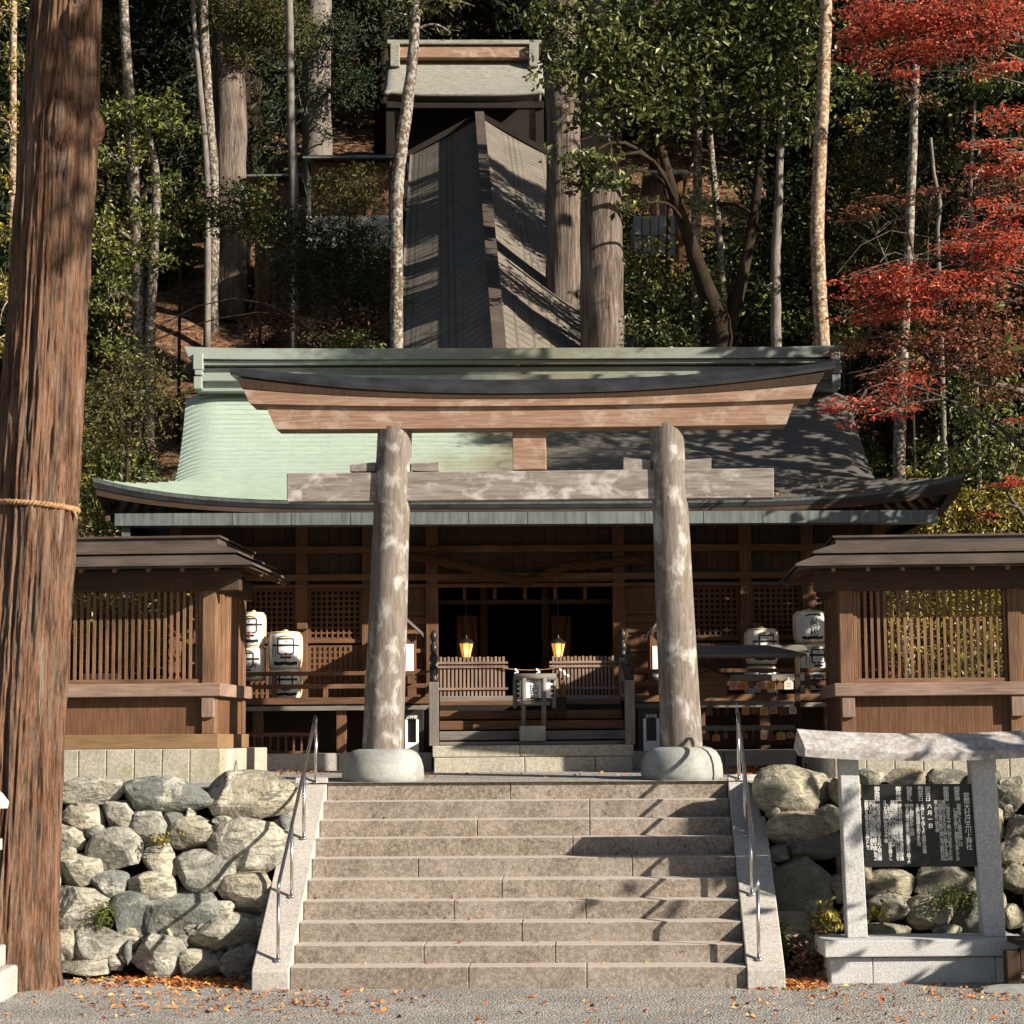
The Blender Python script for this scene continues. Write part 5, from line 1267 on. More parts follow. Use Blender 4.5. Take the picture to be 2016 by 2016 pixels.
# a few leaves caught on the shaded end of the roof
rs = np.random.RandomState(4); c = []
for k in range(38):
    u = rs.uniform(.60, .93); v_ = rs.uniform(.02, .16); a, b = rwid(v_, -1), rwid(v_, 1); x = a + (b - a) * u; y = YE_ + (YR - YE_) * v_; c.append(S.tow((x, y, rz(v_, x, a, b) + .035)))
v, f = leaf_quads(np.array([q[:] for q in c]), .05, rs, up=2.0, asp=.7); o = npmesh('roof_leaves', v, f, MT['leaf_fallen'], var=rs.uniform(.5, 1, len(c))); tag(o, 'scattered leaves lying on the dark end of the copper roof', 'fallen leaves', kind='stuff')

rs = np.random.RandomState(21); c = []
for k in range(60):
    i = rs.randint(0, 9); x = rs.uniform(-HW, HW); c.append(T.tow((x, TR * (i + rs.uniform(.45, .95)), edge[i] + .012))[:])
v, f = leaf_quads(np.array(c), .05, rs, up=2.0, asp=.62, fold=.18); o = npmesh('fallen_leaves', v, f, MT['leaf_fallen'], var=rs.uniform(0, 1, len(c))); tag(o, 'stray leaves caught on the treads of the stone stair', 'fallen leaves', kind='stuff')
def tuft(name, label, cat, px, py, Y, wpx, hpx, n, mat, seed, size=.05, asp=.3, droop=0):
    rs = np.random.RandomState(seed); c0 = at(px, py, Y); s = Y / FPX
    o = thing(name, label, cat, (c0.x, c0.y, c0.z - hpx * s / 2))
    c = rs.normal(size=(n, 3)) * np.array([wpx * s / 4, .05, hpx * s / 4]) + np.array([0, 0, hpx * s / 2])
    v, f = leaf_quads(c, size, rs, np.array([[0, -.7, .2]]), up=.2 - droop, asp=asp); npmesh('foliage', v, f, mat, o, var=rs.uniform(0, 1, n))
    mb = MB()
    for k in range(5): q = c[rs.randint(n)]; mb.tube([(0, .06, 0), tuple(q * .5 + np.array([0, .03, 0])), tuple(q)], [.005, .004, .002], 5)
    mb.build('stems', MT['bark_dark'], o)
    return o
tuft('grass_tuft', 'green grass tuft hanging between boulders in the sunny wall', 'grass tuft', 203, 1803, 23.2, 42, 56, 300, MT['moss'], 1, .09, .12, .6)
tuft('grass_tuft', 'small yellowish weed in the upper part of the sunny wall', 'weed', 320, 1652, 23.4, 40, 26, 60, MT['leaf_yellow'], 2, .06, .4)
tuft('moss_clump', 'bright green moss clump at the foot of the shaded wall beside the stair', 'moss', 1532, 1850, 23.0, 40, 90, 700, MT['moss'], 3, .05, .3, .3)
tuft('moss_clump', 'dark moss hanging over the shaded wall behind the notice board', 'moss', 1880, 1770, 23.2, 110, 60, 500, MT['moss'], 4, .05, .3, .4)
tuft('yellow_weed', 'yellow leaved weed growing left of the notice board post', 'weed', 1625, 1808, 22.9, 70, 60, 90, MT['leaf_yellow'], 5, .085, .5)
tuft('yellow_weed', 'yellow leaved weed growing between the notice board posts', 'weed', 1728, 1797, 22.95, 50, 40, 60, MT['leaf_yellow'], 6, .085, .5)
tuft('brown_undergrowth', 'brown withered undergrowth at the corner of stair and notice board', 'undergrowth', 1585, 1900, 22.7, 70, 90, 420, MT['leaf_brown'], 7, .06, .45)

# ================================================================== UPPER BUILDINGS
# --- roofed corridor climbing the hill
A, B_ = at(983, 690, 40), at(944, 230, 60)
ax = (B_ - A); hx = Vector((ax.x, ax.y, 0)).normalized(); nx = Vector((hx.y, -hx.x, 0))   # nx points right
cor = thing('roofed_corridor', 'long shingled corridor roof climbing straight up the hill behind the hall', 'corridor', (A.x, A.y, hz(A.x, A.y)))
A0 = A - ax * .12
def cpt(u, s): q = A0 + (B_ - A0) * u; return q + nx * s - cor.location
def slope(side, w_, drop, u0, u1, uw, ncr=9, nal=80):
    rows = []
    for i in range(ncr):
        for e, dz in ((0, .0), (1 - 1e-4, .003)):
            v_ = (i + e) / ncr; rows.append([cpt(u0 + (u1 - u0) * j / nal, side * w_ * v_) + Vector((0, 0, -drop * v_ - .06 * math.sin(math.pi * v_) + dz - .0)) for j in range(nal + 1)])
    mb = MB(); mb.grid(rows); o = mb.build('roof_slope', MT['shingle'], cor)
    L_ = (B_ - A0).length * (u1 - u0); S_ = math.hypot(w_, drop); uvl = o.data.uv_layers.new(name='UVMap'); nv = nal + 1
    li = np.empty(len(o.data.loops), dtype=np.int32); o.data.loops.foreach_get('vertex_index', li)
    uvl.data.foreach_set('uv', np.stack([(li % nv) / nal * L_, (li // nv) / (2 * ncr) * S_], -1).ravel()); return o
slope(-1, 2.05, 1.2, 0, 1, 0); slope(1, 2.05, 1.2, .22, 1, 0); slope(1, 3.4, 1.95, 0, .42, 0)
mb = MB(); mb.beam(cpt(0, 0) + Vector((0, 0, .05)), cpt(1, 0) + Vector((0, 0, .05)), .20, .16); mb.build('ridge', MT['fence_roof'], cor, bevel=.02)
mb = MB(); mb.beam(cpt(0, 0) + Vector((0, 0, .15)), cpt(1, 0) + Vector((0, 0, .15)), .27, .04); mb.build('ridge_board', MT['fence_roof'], cor)
for s, w_ in ((-1, 1.7), (1, 1.7)):
    mb = MB(); rows = []
    for j in range(21): q = cpt(j / 20, s * w_) + Vector((0, 0, -1.02)); rows.append([q, q + Vector((0, 0, -2.6))])
    mb.grid(rows); mb.build('side_wall', MT['wood_shade_black'], cor)
for s in (-1, 1):
    mb = MB(); mb.beam(cpt(1.0, 0) + Vector((0, 0, .06)), cpt(1.0, s * 2.2) + Vector((0, 0, -1.18)), .12, .16); mb.build('barge_board', MT['wood_shade_black'], cor)
    mb = MB(); mb.beam(cpt(0, s * (2.06 if s < 0 else 3.4)) + Vector((0, 0, -1.22 if s < 0 else -1.97)), cpt(1 if s < 0 else .42, s * (2.06 if s < 0 else 3.4)) + Vector((0, 0, -1.22 if s < 0 else -1.97)), .06, .12); mb.build('eave_board', MT['grey_y'], cor)
# --- upper shrine
us = Fr(at(915, 190, 62).x, 62, R(1.5)); UB = 60
up = thing('upper_shrine', 'small upper shrine with pale bark roof at the top of the corridor', 'shrine', us.tow((0, 0, hz(at(915, 190, 62).x, 62))), us.yaw)
zo = up.location.z
def uq(px, py, ly): q = us.at(px, py, ly); q.z -= zo; return q
xl_, xr_ = uq(753, 180, -1.5).x, -uq(753, 180, -1.5).x
zt_, ze_ = uq(915, 104, 1.2).z, uq(915, 182, -1.5).z
rows = []; rowsb = []
for i in range(15):
    v_ = i / 14; y = -1.5 + 3.3 * v_; z = ze_ + (zt_ - ze_) * (.45 * v_ + .55 * v_ ** 1.6); r1 = []; r2 = []
    for j in range(41): u = j / 40; e = abs(2 * u - 1); x = xl_ + (xr_ - xl_) * u; dz = .12 * e ** 4 * (1 - v_) - .12 * max(0, (e - .9) / .1) ** 2; r1.append((x, y, z + dz)); r2.append((x, 3.6 - y, z + dz))
    rows.append(r1); rowsb.append(r2)
mb = MB(); mb.grid(rows); mb.grid(rowsb); mb.build('roof', MT['upper_roof'], up, smooth=True, solid=.14)
mb = MB(); mb.box(xl_ + .25, 1.2, zt_ - .15, xr_ - .25, 2.4, zt_ + .22); mb.build('ridge_box', MT['torii_beam'], up, bevel=.02)
mb = MB(); mb.box(xl_ + .05, 1.1, zt_ + .26, xr_ - .05, 2.5, zt_ + .40); mb.build('ridge_cap', MT['upper_roof'], up, bevel=.02)
for s in (xl_ + .15, xr_ - .45): mb = MB(); mb.box(s, 1.0, zt_ - .5, s + .3, 1.4, zt_ + .25); mb.build('ridge_end', MT['upper_roof'], up, bevel=.02)
mb = MB(); mb.box(xl_ + .1, -1.3, ze_ - .42, xr_ - .1, -1.1, ze_ - .2); mb.build('fascia', MT['wood_shade_black'], up, bevel=.01)
mb = MB(); mb.box(xl_ + .5, .2, -1.5, xr_ - .5, 3.4, ze_ + .1); mb.build('wall', MT['wood_shade_black'], up)
mb = MB(); mb.box(xl_ + .1, -1.2, -1.5, xl_ + .35, -.95, ze_ - .42); mb.build('post', MT['wood_shade_black'], up)
mb = MB(); mb.box(xr_ - .35, -1.2, -1.5, xr_ - .1, -.95, ze_ - .42); mb.build('post', MT['wood_shade_black'], up)
# --- fences and annexes half hidden in the wood
def hillhouse(name, label, cat, x0, x1, yr0, yr1, yw, Y, wallmat, deep=1.2, posts=4):
    a, b = at(x0 * K, yr0 * K, Y), at(x1 * K, yr0 * K, Y); xc = (a.x + b.x) / 2; t = thing(name, label, cat, (xc, Y, hz(xc, Y)))
    zr, ze, zw = (at((x0 + x1) / 2 * K, q * K, Y).z - t.location.z for q in (yr0, yr1, yw)); hw = (b.x - a.x) / 2
    mb = MB(); mb.prism([(-.5, ze - .05), (-.5, ze), (deep / 2, zr), (deep + .5, ze), (deep + .5, ze - .05), (deep / 2, zr - .12)], -hw, hw, 'x'); mb.build('roof', MT['grey_copper'], t)
    mb = MB(); mb.box(-hw, deep / 2 - .1, zr - .02, hw, deep / 2 + .1, zr + .1); mb.build('ridge', MT['black_copper'], t)
    mb = MB(); boards(mb, -hw + .2, hw - .2, min(zw, -.3), ze - .02, 0, .2); mb.build('wall', wallmat, t)
    mb = MB(); mb.box(-hw + .25, .05, min(zw, -.3) - .6, hw - .25, deep, ze - .03); mb.build('inner_wall', MT['wood_dark'], t)
    for k in range(posts):
        x = -hw + .25 + (2 * hw - .5) * k / (posts - 1); mb = MB(); mb.box(x - .07, -.08, min(zw, -.3), x + .07, .0, ze); mb.build('post', MT['wood_z'], t)
    return t
hillhouse('timber_fence', 'dark roofed timber fence left of the upper shrine among saplings', 'fence', 575, 765, 289, 304, 395, 54, MT['wood_z'])
hillhouse('timber_fence', 'lower dark roofed fence behind the pale thin trunk on the hill', 'fence', 470, 568, 325, 338, 385, 55, MT['wood_z'], posts=3)
hillhouse('wooden_annex', 'small annex with red brown timber wall glimpsed between trunks right of the corridor', 'annex', 1215, 1300, 318, 335, 395, 54, MT['torii_beam'], posts=3)
def ledge(x0, y0, x1, y1, Y, label, mat):
    c = at((x0 + x1) / 2 * K, y1 * K, Y); t = thing('stone_retaining_wall', label, 'stone wall', (c.x, Y, c.z)); hw = (x1 - x0) / 2 * K * Y / FPX; h = (y1 - y0) * K * Y / FPX
    mb = MB(); n = 5
    for i in range(n):
        for r2 in range(2): mb.box(-hw + 2 * hw * i / n + .01, -.02 * r2, -.4 + (h + .4) * r2 / 2 + .006, -hw + 2 * hw * (i + 1) / n - .01, 1.6, -.4 + (h + .4) * (r2 + 1) / 2 - .006)
    mb.build('courses', mat, t, bevel=.02)
ledge(575, 405, 735, 440, 52.5, 'pale stone retaining wall below the roofed timber fence on the hill', MT['granite_side'])
ledge(1195, 405, 1275, 455, 52.5, 'pale stone retaining wall below the annex right of the corridor', MT['granite_side'])
# ================================================================== VEGETATION
def cloud(ells, cov, size, rs, asp=.5, up=.5, clump=.3, flat=.55, shell=.45, persp=True):
    """leaf centres, outward directions and a tone per leaf for a set of ellipsoids (centre, rx, ry, rz)"""
    C, N_, Vv = [], [], []
    for c, rx, ry, rz_ in ells:
        n = max(20, int(cov * math.pi * rx * rz_ / (size * size * asp * .5))); m = max(3, n // 24)
        d = rs.normal(size=(m, 3)); d /= np.linalg.norm(d, axis=1, keepdims=True)
        rr0 = shell + (1 - shell) * rs.uniform(0, 1, (m, 1)) ** .6; rr0 = rr0 * rs.uniform(.75, 1.15, (m, 1))
        k = rs.randint(0, m, n); sc_ = np.array([rx, ry, rz_]); cl_ = min(clump, .45 * min(rx, rz_) + .05)
        pts = d[k] * rr0[k] * sc_ + rs.normal(size=(n, 3)) * np.array([cl_, cl_, cl_ * flat]) + np.array(c)
        tone = rs.uniform(.0, .62, m); C.append(pts); N_.append(d[k] * .6); Vv.append(np.clip(tone[k] + rs.normal(0, .17, n) + .12, 0, 1))
    return np.concatenate(C), np.concatenate(N_), np.concatenate(Vv)
def limb_pts(a, b, rs, sag=.15, n=6):
    a, b = Vector(a), Vector(b); L_ = (b - a).length; q = []
    off = Vector(rs.normal(size=3)) * L_ * .07
    for i in range(n + 1): u = i / n; p_ = a.lerp(b, u); p_ += off * math.sin(math.pi * u) + Vector((0, 0, sag * L_ * math.sin(math.pi * u))); q.append(p_)
    return q
def tree(name, label, trunk, lobes, lmat, size=.12, cov=2.2, bmat='bark_grey', seed=0, group=None, cat='tree', high=None, asp=.5, up=.5, flat=.55, clump=.3, twigs=5, ydep=.8, extra=None, shell=.45, sink=True):
    """trunk: (px, py, Y, width) from the foot up; lobes: (px, py, Y, rx, ry) all in the 1932 px print; high: ellipsoids in metres above the picture"""
    rs = np.random.RandomState(seed + 1000)
    pts = [atd(x, y, Y) for x, y, Y, w_ in trunk]; rad = [max(.012, w_ * K * Y / FPX / 2) for x, y, Y, w_ in trunk]
    z0 = hz(pts[0].x, pts[0].y) if pts[0].y > 36.2 else (zter(pts[0].y) if pts[0].y > 24 else 0)
    if sink and pts[0].z > z0: pts.insert(0, Vector((pts[0].x, pts[0].y, z0 - .2))); rad.insert(0, rad[0] * 1.12)
    t = thing(name, label, cat, (pts[0].x, pts[0].y, max(z0, min(pts[0].z, z0)) if sink else pts[0].z), 0, group); O = Vector(t.location)
    ells = []
    for x, y, Y, rx, ry in lobes:
        c = atd(x, y, Y); s = K * Y / FPX; ells.append((c, rx * s, max(.3, ydep * (rx + ry) / 2 * s), ry * s))
    he = [(Vector(c), rx, ry, rz_) for c, rx, ry, rz_ in (high or [])]
    if he:
        tp = he[-1][0]; pts.append(Vector((tp.x, tp.y, tp.z))); rad.append(rad[-1] * .35)
    fine = []; fr_ = []
    for i in range(len(pts) - 1):
        for k in range(5): u = k / 5; fine.append(pts[i].lerp(pts[i + 1], u) - O); fr_.append(rad[i] + (rad[i + 1] - rad[i]) * u)
    fine.append(pts[-1] - O); fr_.append(rad[-1])
    # soften corners and add slight waviness
    for _ in range(2):
        fine = [fine[0]] + [(fine[i - 1] + fine[i] * 2 + fine[i + 1]) / 4 for i in range(1, len(fine) - 1)] + [fine[-1]]
    fine = [p_ + Vector((rs.normal() * fr_[i] * .05, rs.normal() * fr_[i] * .05, 0)) for i, p_ in enumerate(fine)]
    mb = MB(); mb.tube(fine, fr_, 18 if max(rad) > .25 else 10); mb.build('trunk', MT[bmat], t, smooth=True)
    if ells or he:
        br_ = MB()
        for c, rx, ry, rz_ in ells + he:
            cl_ = c - O; cand = [i for i, p_ in enumerate(fine) if p_.z < cl_.z + .2] or [0]
            i = min(cand, key=lambda i: (fine[i] - cl_).length + .3 * abs(fine[i].z - (cl_.z - .6 * rz_)))
            r0 = min(fr_[i] * .55, .03 + .028 * (rx + rz_)) if 'maple' not in name else .014 + .004 * rx; q = limb_pts(fine[i], cl_, rs); br_.tube(q, list(np.linspace(r0, r0 * .45, len(q))), 7)
            for k in range(twigs):
                d = Vector(rs.normal(size=3)).normalized(); e = cl_ + Vector((d.x * rx, d.y * ry, d.z * rz_)) * .95; s_ = q[rs.randint(3, len(q))]
                q2 = limb_pts(s_, e, rs, .06, 4); br_.tube(q2, list(np.linspace(r0 * .4, .006, len(q2))), 5, cap=False)
        br_.build('branches', MT[bmat if bmat != 'bark_pale' else 'bark_lichen'], t, smooth=True)
        if ells:
            c, nn, tn = cloud([(e[0] - O, *e[1:]) for e in ells], cov, size, rs, asp, up, clump, flat, shell)
            v, f = leaf_quads(c, size, rs, nn, up, asp); npmesh('crown', v, f, MT[lmat], t, var=tn)
        if he:
            c, nn, tn = cloud([(e[0] - O, *e[1:]) for e in he], 1.15, .42, rs, .5, up, .7, flat, .3)
            v, f = leaf_quads(c, .42, rs, nn, up, .5); npmesh('upper_crown', v, f, MT['leaf_dark'], t, var=tn)
    return t
def hi(px, Y, z, rx, rz_, dx=0): p_ = atd(px, 0, Y); return (Vector((p_.x + dx, Y, z)), rx, rx * .9, rz_)
GT = 'trees on the hill behind the shrine'
# --- trunks left of the corridor
tree('tall_cedar', 'broad brown cedar trunk rising on the hill left of the pale thin trunk', [(433, 345, 55, 68), (431, 150, 55, 65), (430, -60, 55, 62)], [(480, 40, 54.6, 75, 65), (540, 60, 54.4, 55, 55), (420, 15, 54.6, 60, 40), (450, 105, 54.3, 40, 22)], 'leaf_olive', .16, 2.6, 'bark_grey', 1, GT, high=[hi(430, 55, 27, 4, 3.5), hi(430, 55, 32, 3.2, 4)], asp=.26, up=.1)
tree('tall_cedar', 'wide sunlit pale cedar trunk standing above the roofed fences on the hill', [(596, 300, 59, 60), (598, 120, 59, 56), (600, -60, 59, 52)], [(640, 60, 58, 40, 60), (660, 160, 58, 40, 50), (600, 170, 58.0, 18, 22), (604, 60, 58, 18, 14), (612, 255, 57.8, 16, 12)], 'leaf_dark', .17, 1.9, 'bark_pale', 2, GT, high=[hi(600, 59, 29, 4, 4)], asp=.26, up=.1)
tree('thin_tree', 'thin pale dead trunk beside the broad brown cedar on the hill', [(393, 345, 53, 13), (380, 190, 53, 12), (367, 60, 53, 10), (362, -40, 53, 9)], [], 'leaf_dark', bmat='bark_pale', seed=3, group=GT)
tree('thin_tree', 'grey mossy trunk just behind the thin pale dead trunk', [(404, 340, 54, 20), (392, 190, 54, 20), (383, 20, 54, 19), (380, -60, 54, 18)], [], 'leaf_dark', bmat='bark_lichen', seed=4, group=GT, high=[hi(378, 54, 28, 3.4, 3.5)])
tree('thin_tree', 'slim grey trunk in front of the wide sunlit cedar on the hill', [(556, 382, 50, 19), (548, 200, 50, 17), (545, -60, 50, 15)], [], 'leaf_dark', bmat='bark_pale', seed=5, group=GT, high=[hi(545, 50, 25, 3, 2.5)])
tree('broadleaf_tree', 'leafy evergreen with two stems in the sun right of the large cedar', [(264, 610, 47, 27), (258, 420, 47, 26), (250, 280, 47, 24), (240, 140, 47, 20), (232, -30, 47, 17)],
     [(300, 205, 46.2, 62, 34), (240, 225, 46.2, 55, 36), (330, 245, 46.2, 40, 24), (200, 290, 46.2, 34, 46), (185, 215, 46.3, 26, 30), (250, 290, 46.0, 30, 22), (325, 345, 46.0, 28, 22), (190, 430, 46.0, 34, 50), (240, 480, 46.0, 42, 36), (205, 560, 46.0, 40, 44), (300, 430, 46.2, 30, 24), (310, 500, 46.4, 24, 22), (270, 395, 46.2, 26, 22)], 'leaf_bright', .125, 1.75, 'bark_lichen', 6, GT, clump=.22)
tree('thin_tree', 'second crooked stem standing among the leaves of the leafy evergreen', [(284, 600, 46.8, 20), (292, 450, 46.8, 19), (296, 330, 46.8, 16), (280, 250, 46.8, 11), (270, 200, 46.8, 8)], [], 'leaf_bright', bmat='bark_lichen', seed=7, group=GT)
tree('thin_tree', 'sunlit orange trunk between the picture edge and the large cedar', [(24, 660, 44, 15), (24, 300, 44, 14), (26, -40, 44, 12)], [(20, 110, 43.6, 34, 36), (15, 230, 43.6, 40, 40), (20, 330, 43.6, 32, 36), (12, 20, 43.6, 40, 36), (18, 430, 43.6, 30, 40), (10, 560, 43.4, 36, 60), (14, 640, 43.2, 34, 40)], 'leaf_yellow', .12, 1.0, 'bark_warm', 8, GT)
tree('lichened_tree', 'leaning lichen spotted tree in front of the corridor roof edge', [(747, 408, 39.6, 25), (751, 330, 39.6, 25), (764, 230, 39.6, 25), (776, 140, 39.6, 22), (784, 40, 39.6, 20), (788, -60, 39.6, 18)], [(775, 8, 39.4, 55, 22), (740, 30, 39.5, 24, 18), (870, 0, 39.5, 40, 18), (850, 62, 39.5, 22, 10)], 'leaf_olive', .13, 1.2, 'bark_lichen', 9, GT)
# --- right of the corridor
tree('tall_cedar', 'huge grey cedar trunk touching the right edge of the corridor roof', [(1064, 560, 46.5, 70), (1062, 300, 46.5, 67), (1060, -60, 46.5, 62)], [], 'leaf_dark', bmat='bark_grey', seed=10, group=GT, high=[hi(1060, 46.5, 31, 3.2, 4)])
tree('tall_cedar', 'huge brown cedar trunk in front of the grey one right of the corridor', [(1134, 670, 42.5, 86), (1135, 400, 42.5, 82), (1138, 150, 42.5, 76), (1140, -60, 42.5, 72)], [], 'leaf_dark', bmat='bark_grey', seed=11, group=GT, high=[hi(1140, 42.5, 29, 3.2, 4)])
tree('broadleaf_tree', 'big spreading evergreen with forked dark trunk and the broad leafy canopy above the hall', [(1362, 680, 42.5, 46), (1358, 610, 42.5, 48), (1330, 540, 42.4, 34), (1300, 450, 42.2, 26), (1262, 340, 42, 20), (1235, 230, 41.8, 16), (1200, 130, 41.5, 12)],
     [(1090, 50, 41, 85, 60), (1190, 100, 40.8, 95, 75), (1110, 140, 40.6, 75, 50), (1060, 110, 40.8, 45, 50), (1160, 200, 40.6, 75, 46), (1085, 215, 40.8, 50, 30), (1300, 60, 41.2, 95, 75), (1280, 150, 41.3, 85, 60), (1400, 60, 41.4, 90, 75), (1500, 70, 41.4, 70, 70), (1440, 150, 41.5, 80, 60), (1530, 150, 41.4, 45, 70),
      (1370, 200, 41.8, 70, 46), (1490, 230, 41.6, 60, 40), (1250, 240, 41.6, 55, 40), (1105, 300, 40.4, 70, 32), (1150, 330, 40.4, 50, 32), (1090, 350, 40.4, 45, 28), (1195, 390, 40.6, 28, 22), (1040, 20, 41, 50, 40), (1225, 0, 41, 80, 40), (1340, 0, 41.3, 90, 40), (1460, 0, 41.3, 90, 40)], 'leaf_green', .165, 2.1, 'bark_dark', 12, GT, clump=.26)
tree('thin_tree', 'dark right fork of the spreading evergreen behind the hall ridge', [(1366, 650, 42.6, 34), (1392, 560, 42.6, 26), (1420, 430, 42.6, 20), (1432, 330, 42.6, 18), (1440, 200, 42.6, 12)], [(1420, 265, 42.4, 40, 22), (1335, 390, 42.8, 35, 30), (1390, 340, 43, 40, 40)], 'leaf_green', .12, 1.3, 'bark_dark', 13, GT)
tree('thin_tree', 'thin lichen spotted trunk leaning between the forks of the evergreen', [(1366, 590, 44, 15), (1356, 430, 44, 14), (1346, 330, 44, 13), (1338, 240, 44, 11)], [], 'leaf_green', bmat='bark_lichen', seed=14, group=GT)
tree('thin_tree', 'whitish mottled trunk left of the warm sunlit trunk', [(1465, 665, 42, 21), (1462, 520, 42, 20), (1468, 400, 42, 17), (1472, 300, 42, 14), (1476, 180, 42, 12)], [(1450, 540, 41.6, 20, 16)], 'leaf_green', .1, 1.2, 'bark_pale', 15, GT)
tree('thin_tree', 'straight warm sunlit trunk left of the red maple', [(1552, 665, 40.5, 29), (1544, 520, 40.5, 28), (1541, 400, 40.5, 27), (1550, 240, 40.5, 27), (1556, 100, 40.5, 25), (1558, -60, 40.5, 24)], [], 'leaf_green', bmat='bark_warm', seed=16, group=GT, high=[hi(1558, 40.5, 20.5, 3, 2.2), hi(1558, 40.5, 25, 3, 3.5)])
tree('yellow_sapling', 'small branch of bright yellow leaves right of the warm sunlit trunk', [(1572, 225, 40.2, 5), (1610, 228, 40.2, 4), (1650, 212, 40.2, 3)], [(1598, 226, 40.1, 22, 7), (1632, 218, 40.1, 22, 7), (1615, 238, 40.1, 14, 6)], 'leaf_yellow', .09, 2.0, 'bark_dark', 17, None, cat='sapling', sink=False, clump=.06)
tree('thin_tree', 'slender spotted trunk rising behind the red maple leaves', [(1696, 890, 38.5, 24), (1702, 700, 38.5, 22), (1712, 520, 38.5, 18), (1722, 300, 38.5, 17), (1728, 120, 38.5, 14)], [(1715, 190, 38.3, 40, 26)], 'leaf_brown', .1, .9, 'bark_lichen', 18, GT)
tree('thin_tree', 'thin bent pale trunk right of the slender spotted trunk', [(1772, 520, 40, 9), (1768, 430, 40, 8), (1775, 385, 40, 8), (1762, 330, 40, 7), (1756, 260, 40, 6)], [], 'leaf_brown', bmat='bark_pale', seed=19, group=GT)
tree('thin_tree', 'thinnest pale trunk near the right picture edge', [(1830, 360, 41, 8), (1834, 280, 41, 7), (1840, 190, 41, 6)], [], 'leaf_brown', bmat='bark_pale', seed=20, group=GT)
tree('dead_trunk', 'dark snapped trunk standing under the evergreen canopy', [(1312, 450, 43, 20), (1316, 330, 43, 18), (1318, 200, 43, 15), (1322, 112, 43, 9)], [], 'leaf_green', bmat='bark_lichen', seed=21, group=GT)
tree('thin_tree', 'thin dark trunk before the annex wall right of the corridor', [(1256, 600, 44, 9), (1260, 480, 44, 9), (1262, 380, 44, 8), (1240, 300, 44, 7)], [], 'leaf_green', bmat='bark_dark', seed=22, group=GT)
# --- red maple reaching in from the right
mp = dict(asp=.62, up=1.6, flat=.22, clump=.26, ydep=1.0, shell=.1)
MY = 28.0
def lob(q, dy=0.0): return [(x, y, MY + dy, rx, ry) for x, y, rx, ry in q]
tree('red_maple', 'red autumn maple reaching in from the right edge over the roof end', [(2080, 1300, 28.4, 60), (2060, 1000, 28.4, 50), (2040, 760, 28.4, 40), (2010, 500, 28.4, 28), (1985, 250, 28.4, 20), (1960, 60, 28.4, 12)],
     lob([(1800, 25, 150, 34), (1690, 50, 110, 34), (1860, 70, 110, 32), (1740, 95, 120, 24), (1650, 110, 90, 22), (1640, 20, 80, 26), (1900, 15, 80, 30), (1690, 140, 80, 14), (1620, 75, 60, 18), (1780, 55, 150, 60), (1700, 40, 120, 50), (1880, 130, 80, 20)]) +
     lob([(1900, 225, 60, 28), (1880, 275, 80, 16), (1915, 300, 60, 22), (1880, 320, 80, 12), (1895, 395, 80, 20), (1860, 425, 90, 18), (1810, 465, 70, 14), (1900, 450, 60, 20)], -.4) +
     lob([(1700, 515, 110, 20), (1640, 528, 80, 18), (1760, 545, 120, 26), (1650, 560, 90, 18), (1700, 590, 100, 18), (1840, 520, 90, 24), (1620, 600, 60, 12), (1720, 555, 120, 40), (1880, 480, 80, 40)], -.2), 'leaf_red', .062, 1.55, 'bark_grey', 30, 'maples', cat='maple', twigs=7, **mp)
tree('withered_maple', 'fading rusty maple with bare twigs below the red branches at the right edge', [(2150, 1300, 28.8, 50), (2100, 1000, 28.8, 40), (2020, 800, 28.7, 28), (1950, 745, 28.6, 16), (1860, 720, 28.5, 8), (1760, 690, 28.5, 4)],
     lob([(1850, 560, 110, 40), (1780, 610, 110, 30), (1900, 630, 80, 60), (1700, 640, 110, 22), (1640, 660, 80, 20), (1740, 690, 100, 22), (1860, 690, 90, 30), (1690, 380, 100, 14), (1640, 410, 80, 12), (1760, 360, 60, 12), (1880, 745, 80, 24), (1890, 350, 80, 50), (1850, 460, 110, 40), (1820, 650, 120, 50), (1650, 600, 70, 40), (1680, 760, 90, 30), (1660, 705, 70, 14)], .4), 'leaf_rust', .066, 1.15, 'bark_grey', 31, 'maples', cat='maple', twigs=13, **mp)
tree('red_maple_sapling', 'orange red maple branch tip lying over the corner of the hall ridge', [(1990, 900, 27.9, 12), (1880, 800, 27.8, 7), (1790, 750, 27.8, 5), (1690, 765, 27.8, 3)], lob([(1700, 735, 70, 20), (1650, 755, 70, 18), (1740, 715, 50, 14), (1680, 778, 70, 14), (1610, 765, 50, 22), (1575, 775, 34, 16), (1590, 800, 24, 10)], -.3), 'leaf_red', .068, 1.25, 'bark_grey', 32, 'maples', cat='maple', twigs=6, **mp)
tree('red_maple_sapling', 'small red maple leaning into the hedge at the right picture edge', [(2000, 1100, 30, 14), (1950, 1000, 30, 10), (1900, 930, 30, 6)], [(1890, 920, 29.8, 34, 14), (1915, 905, 29.8, 30, 12), (1860, 975, 29.8, 22, 12), (1925, 800, 29.8, 25, 14)], 'leaf_red', .07, 1.7, 'bark_grey', 33, 'maples', cat='maple', twigs=4, **mp)
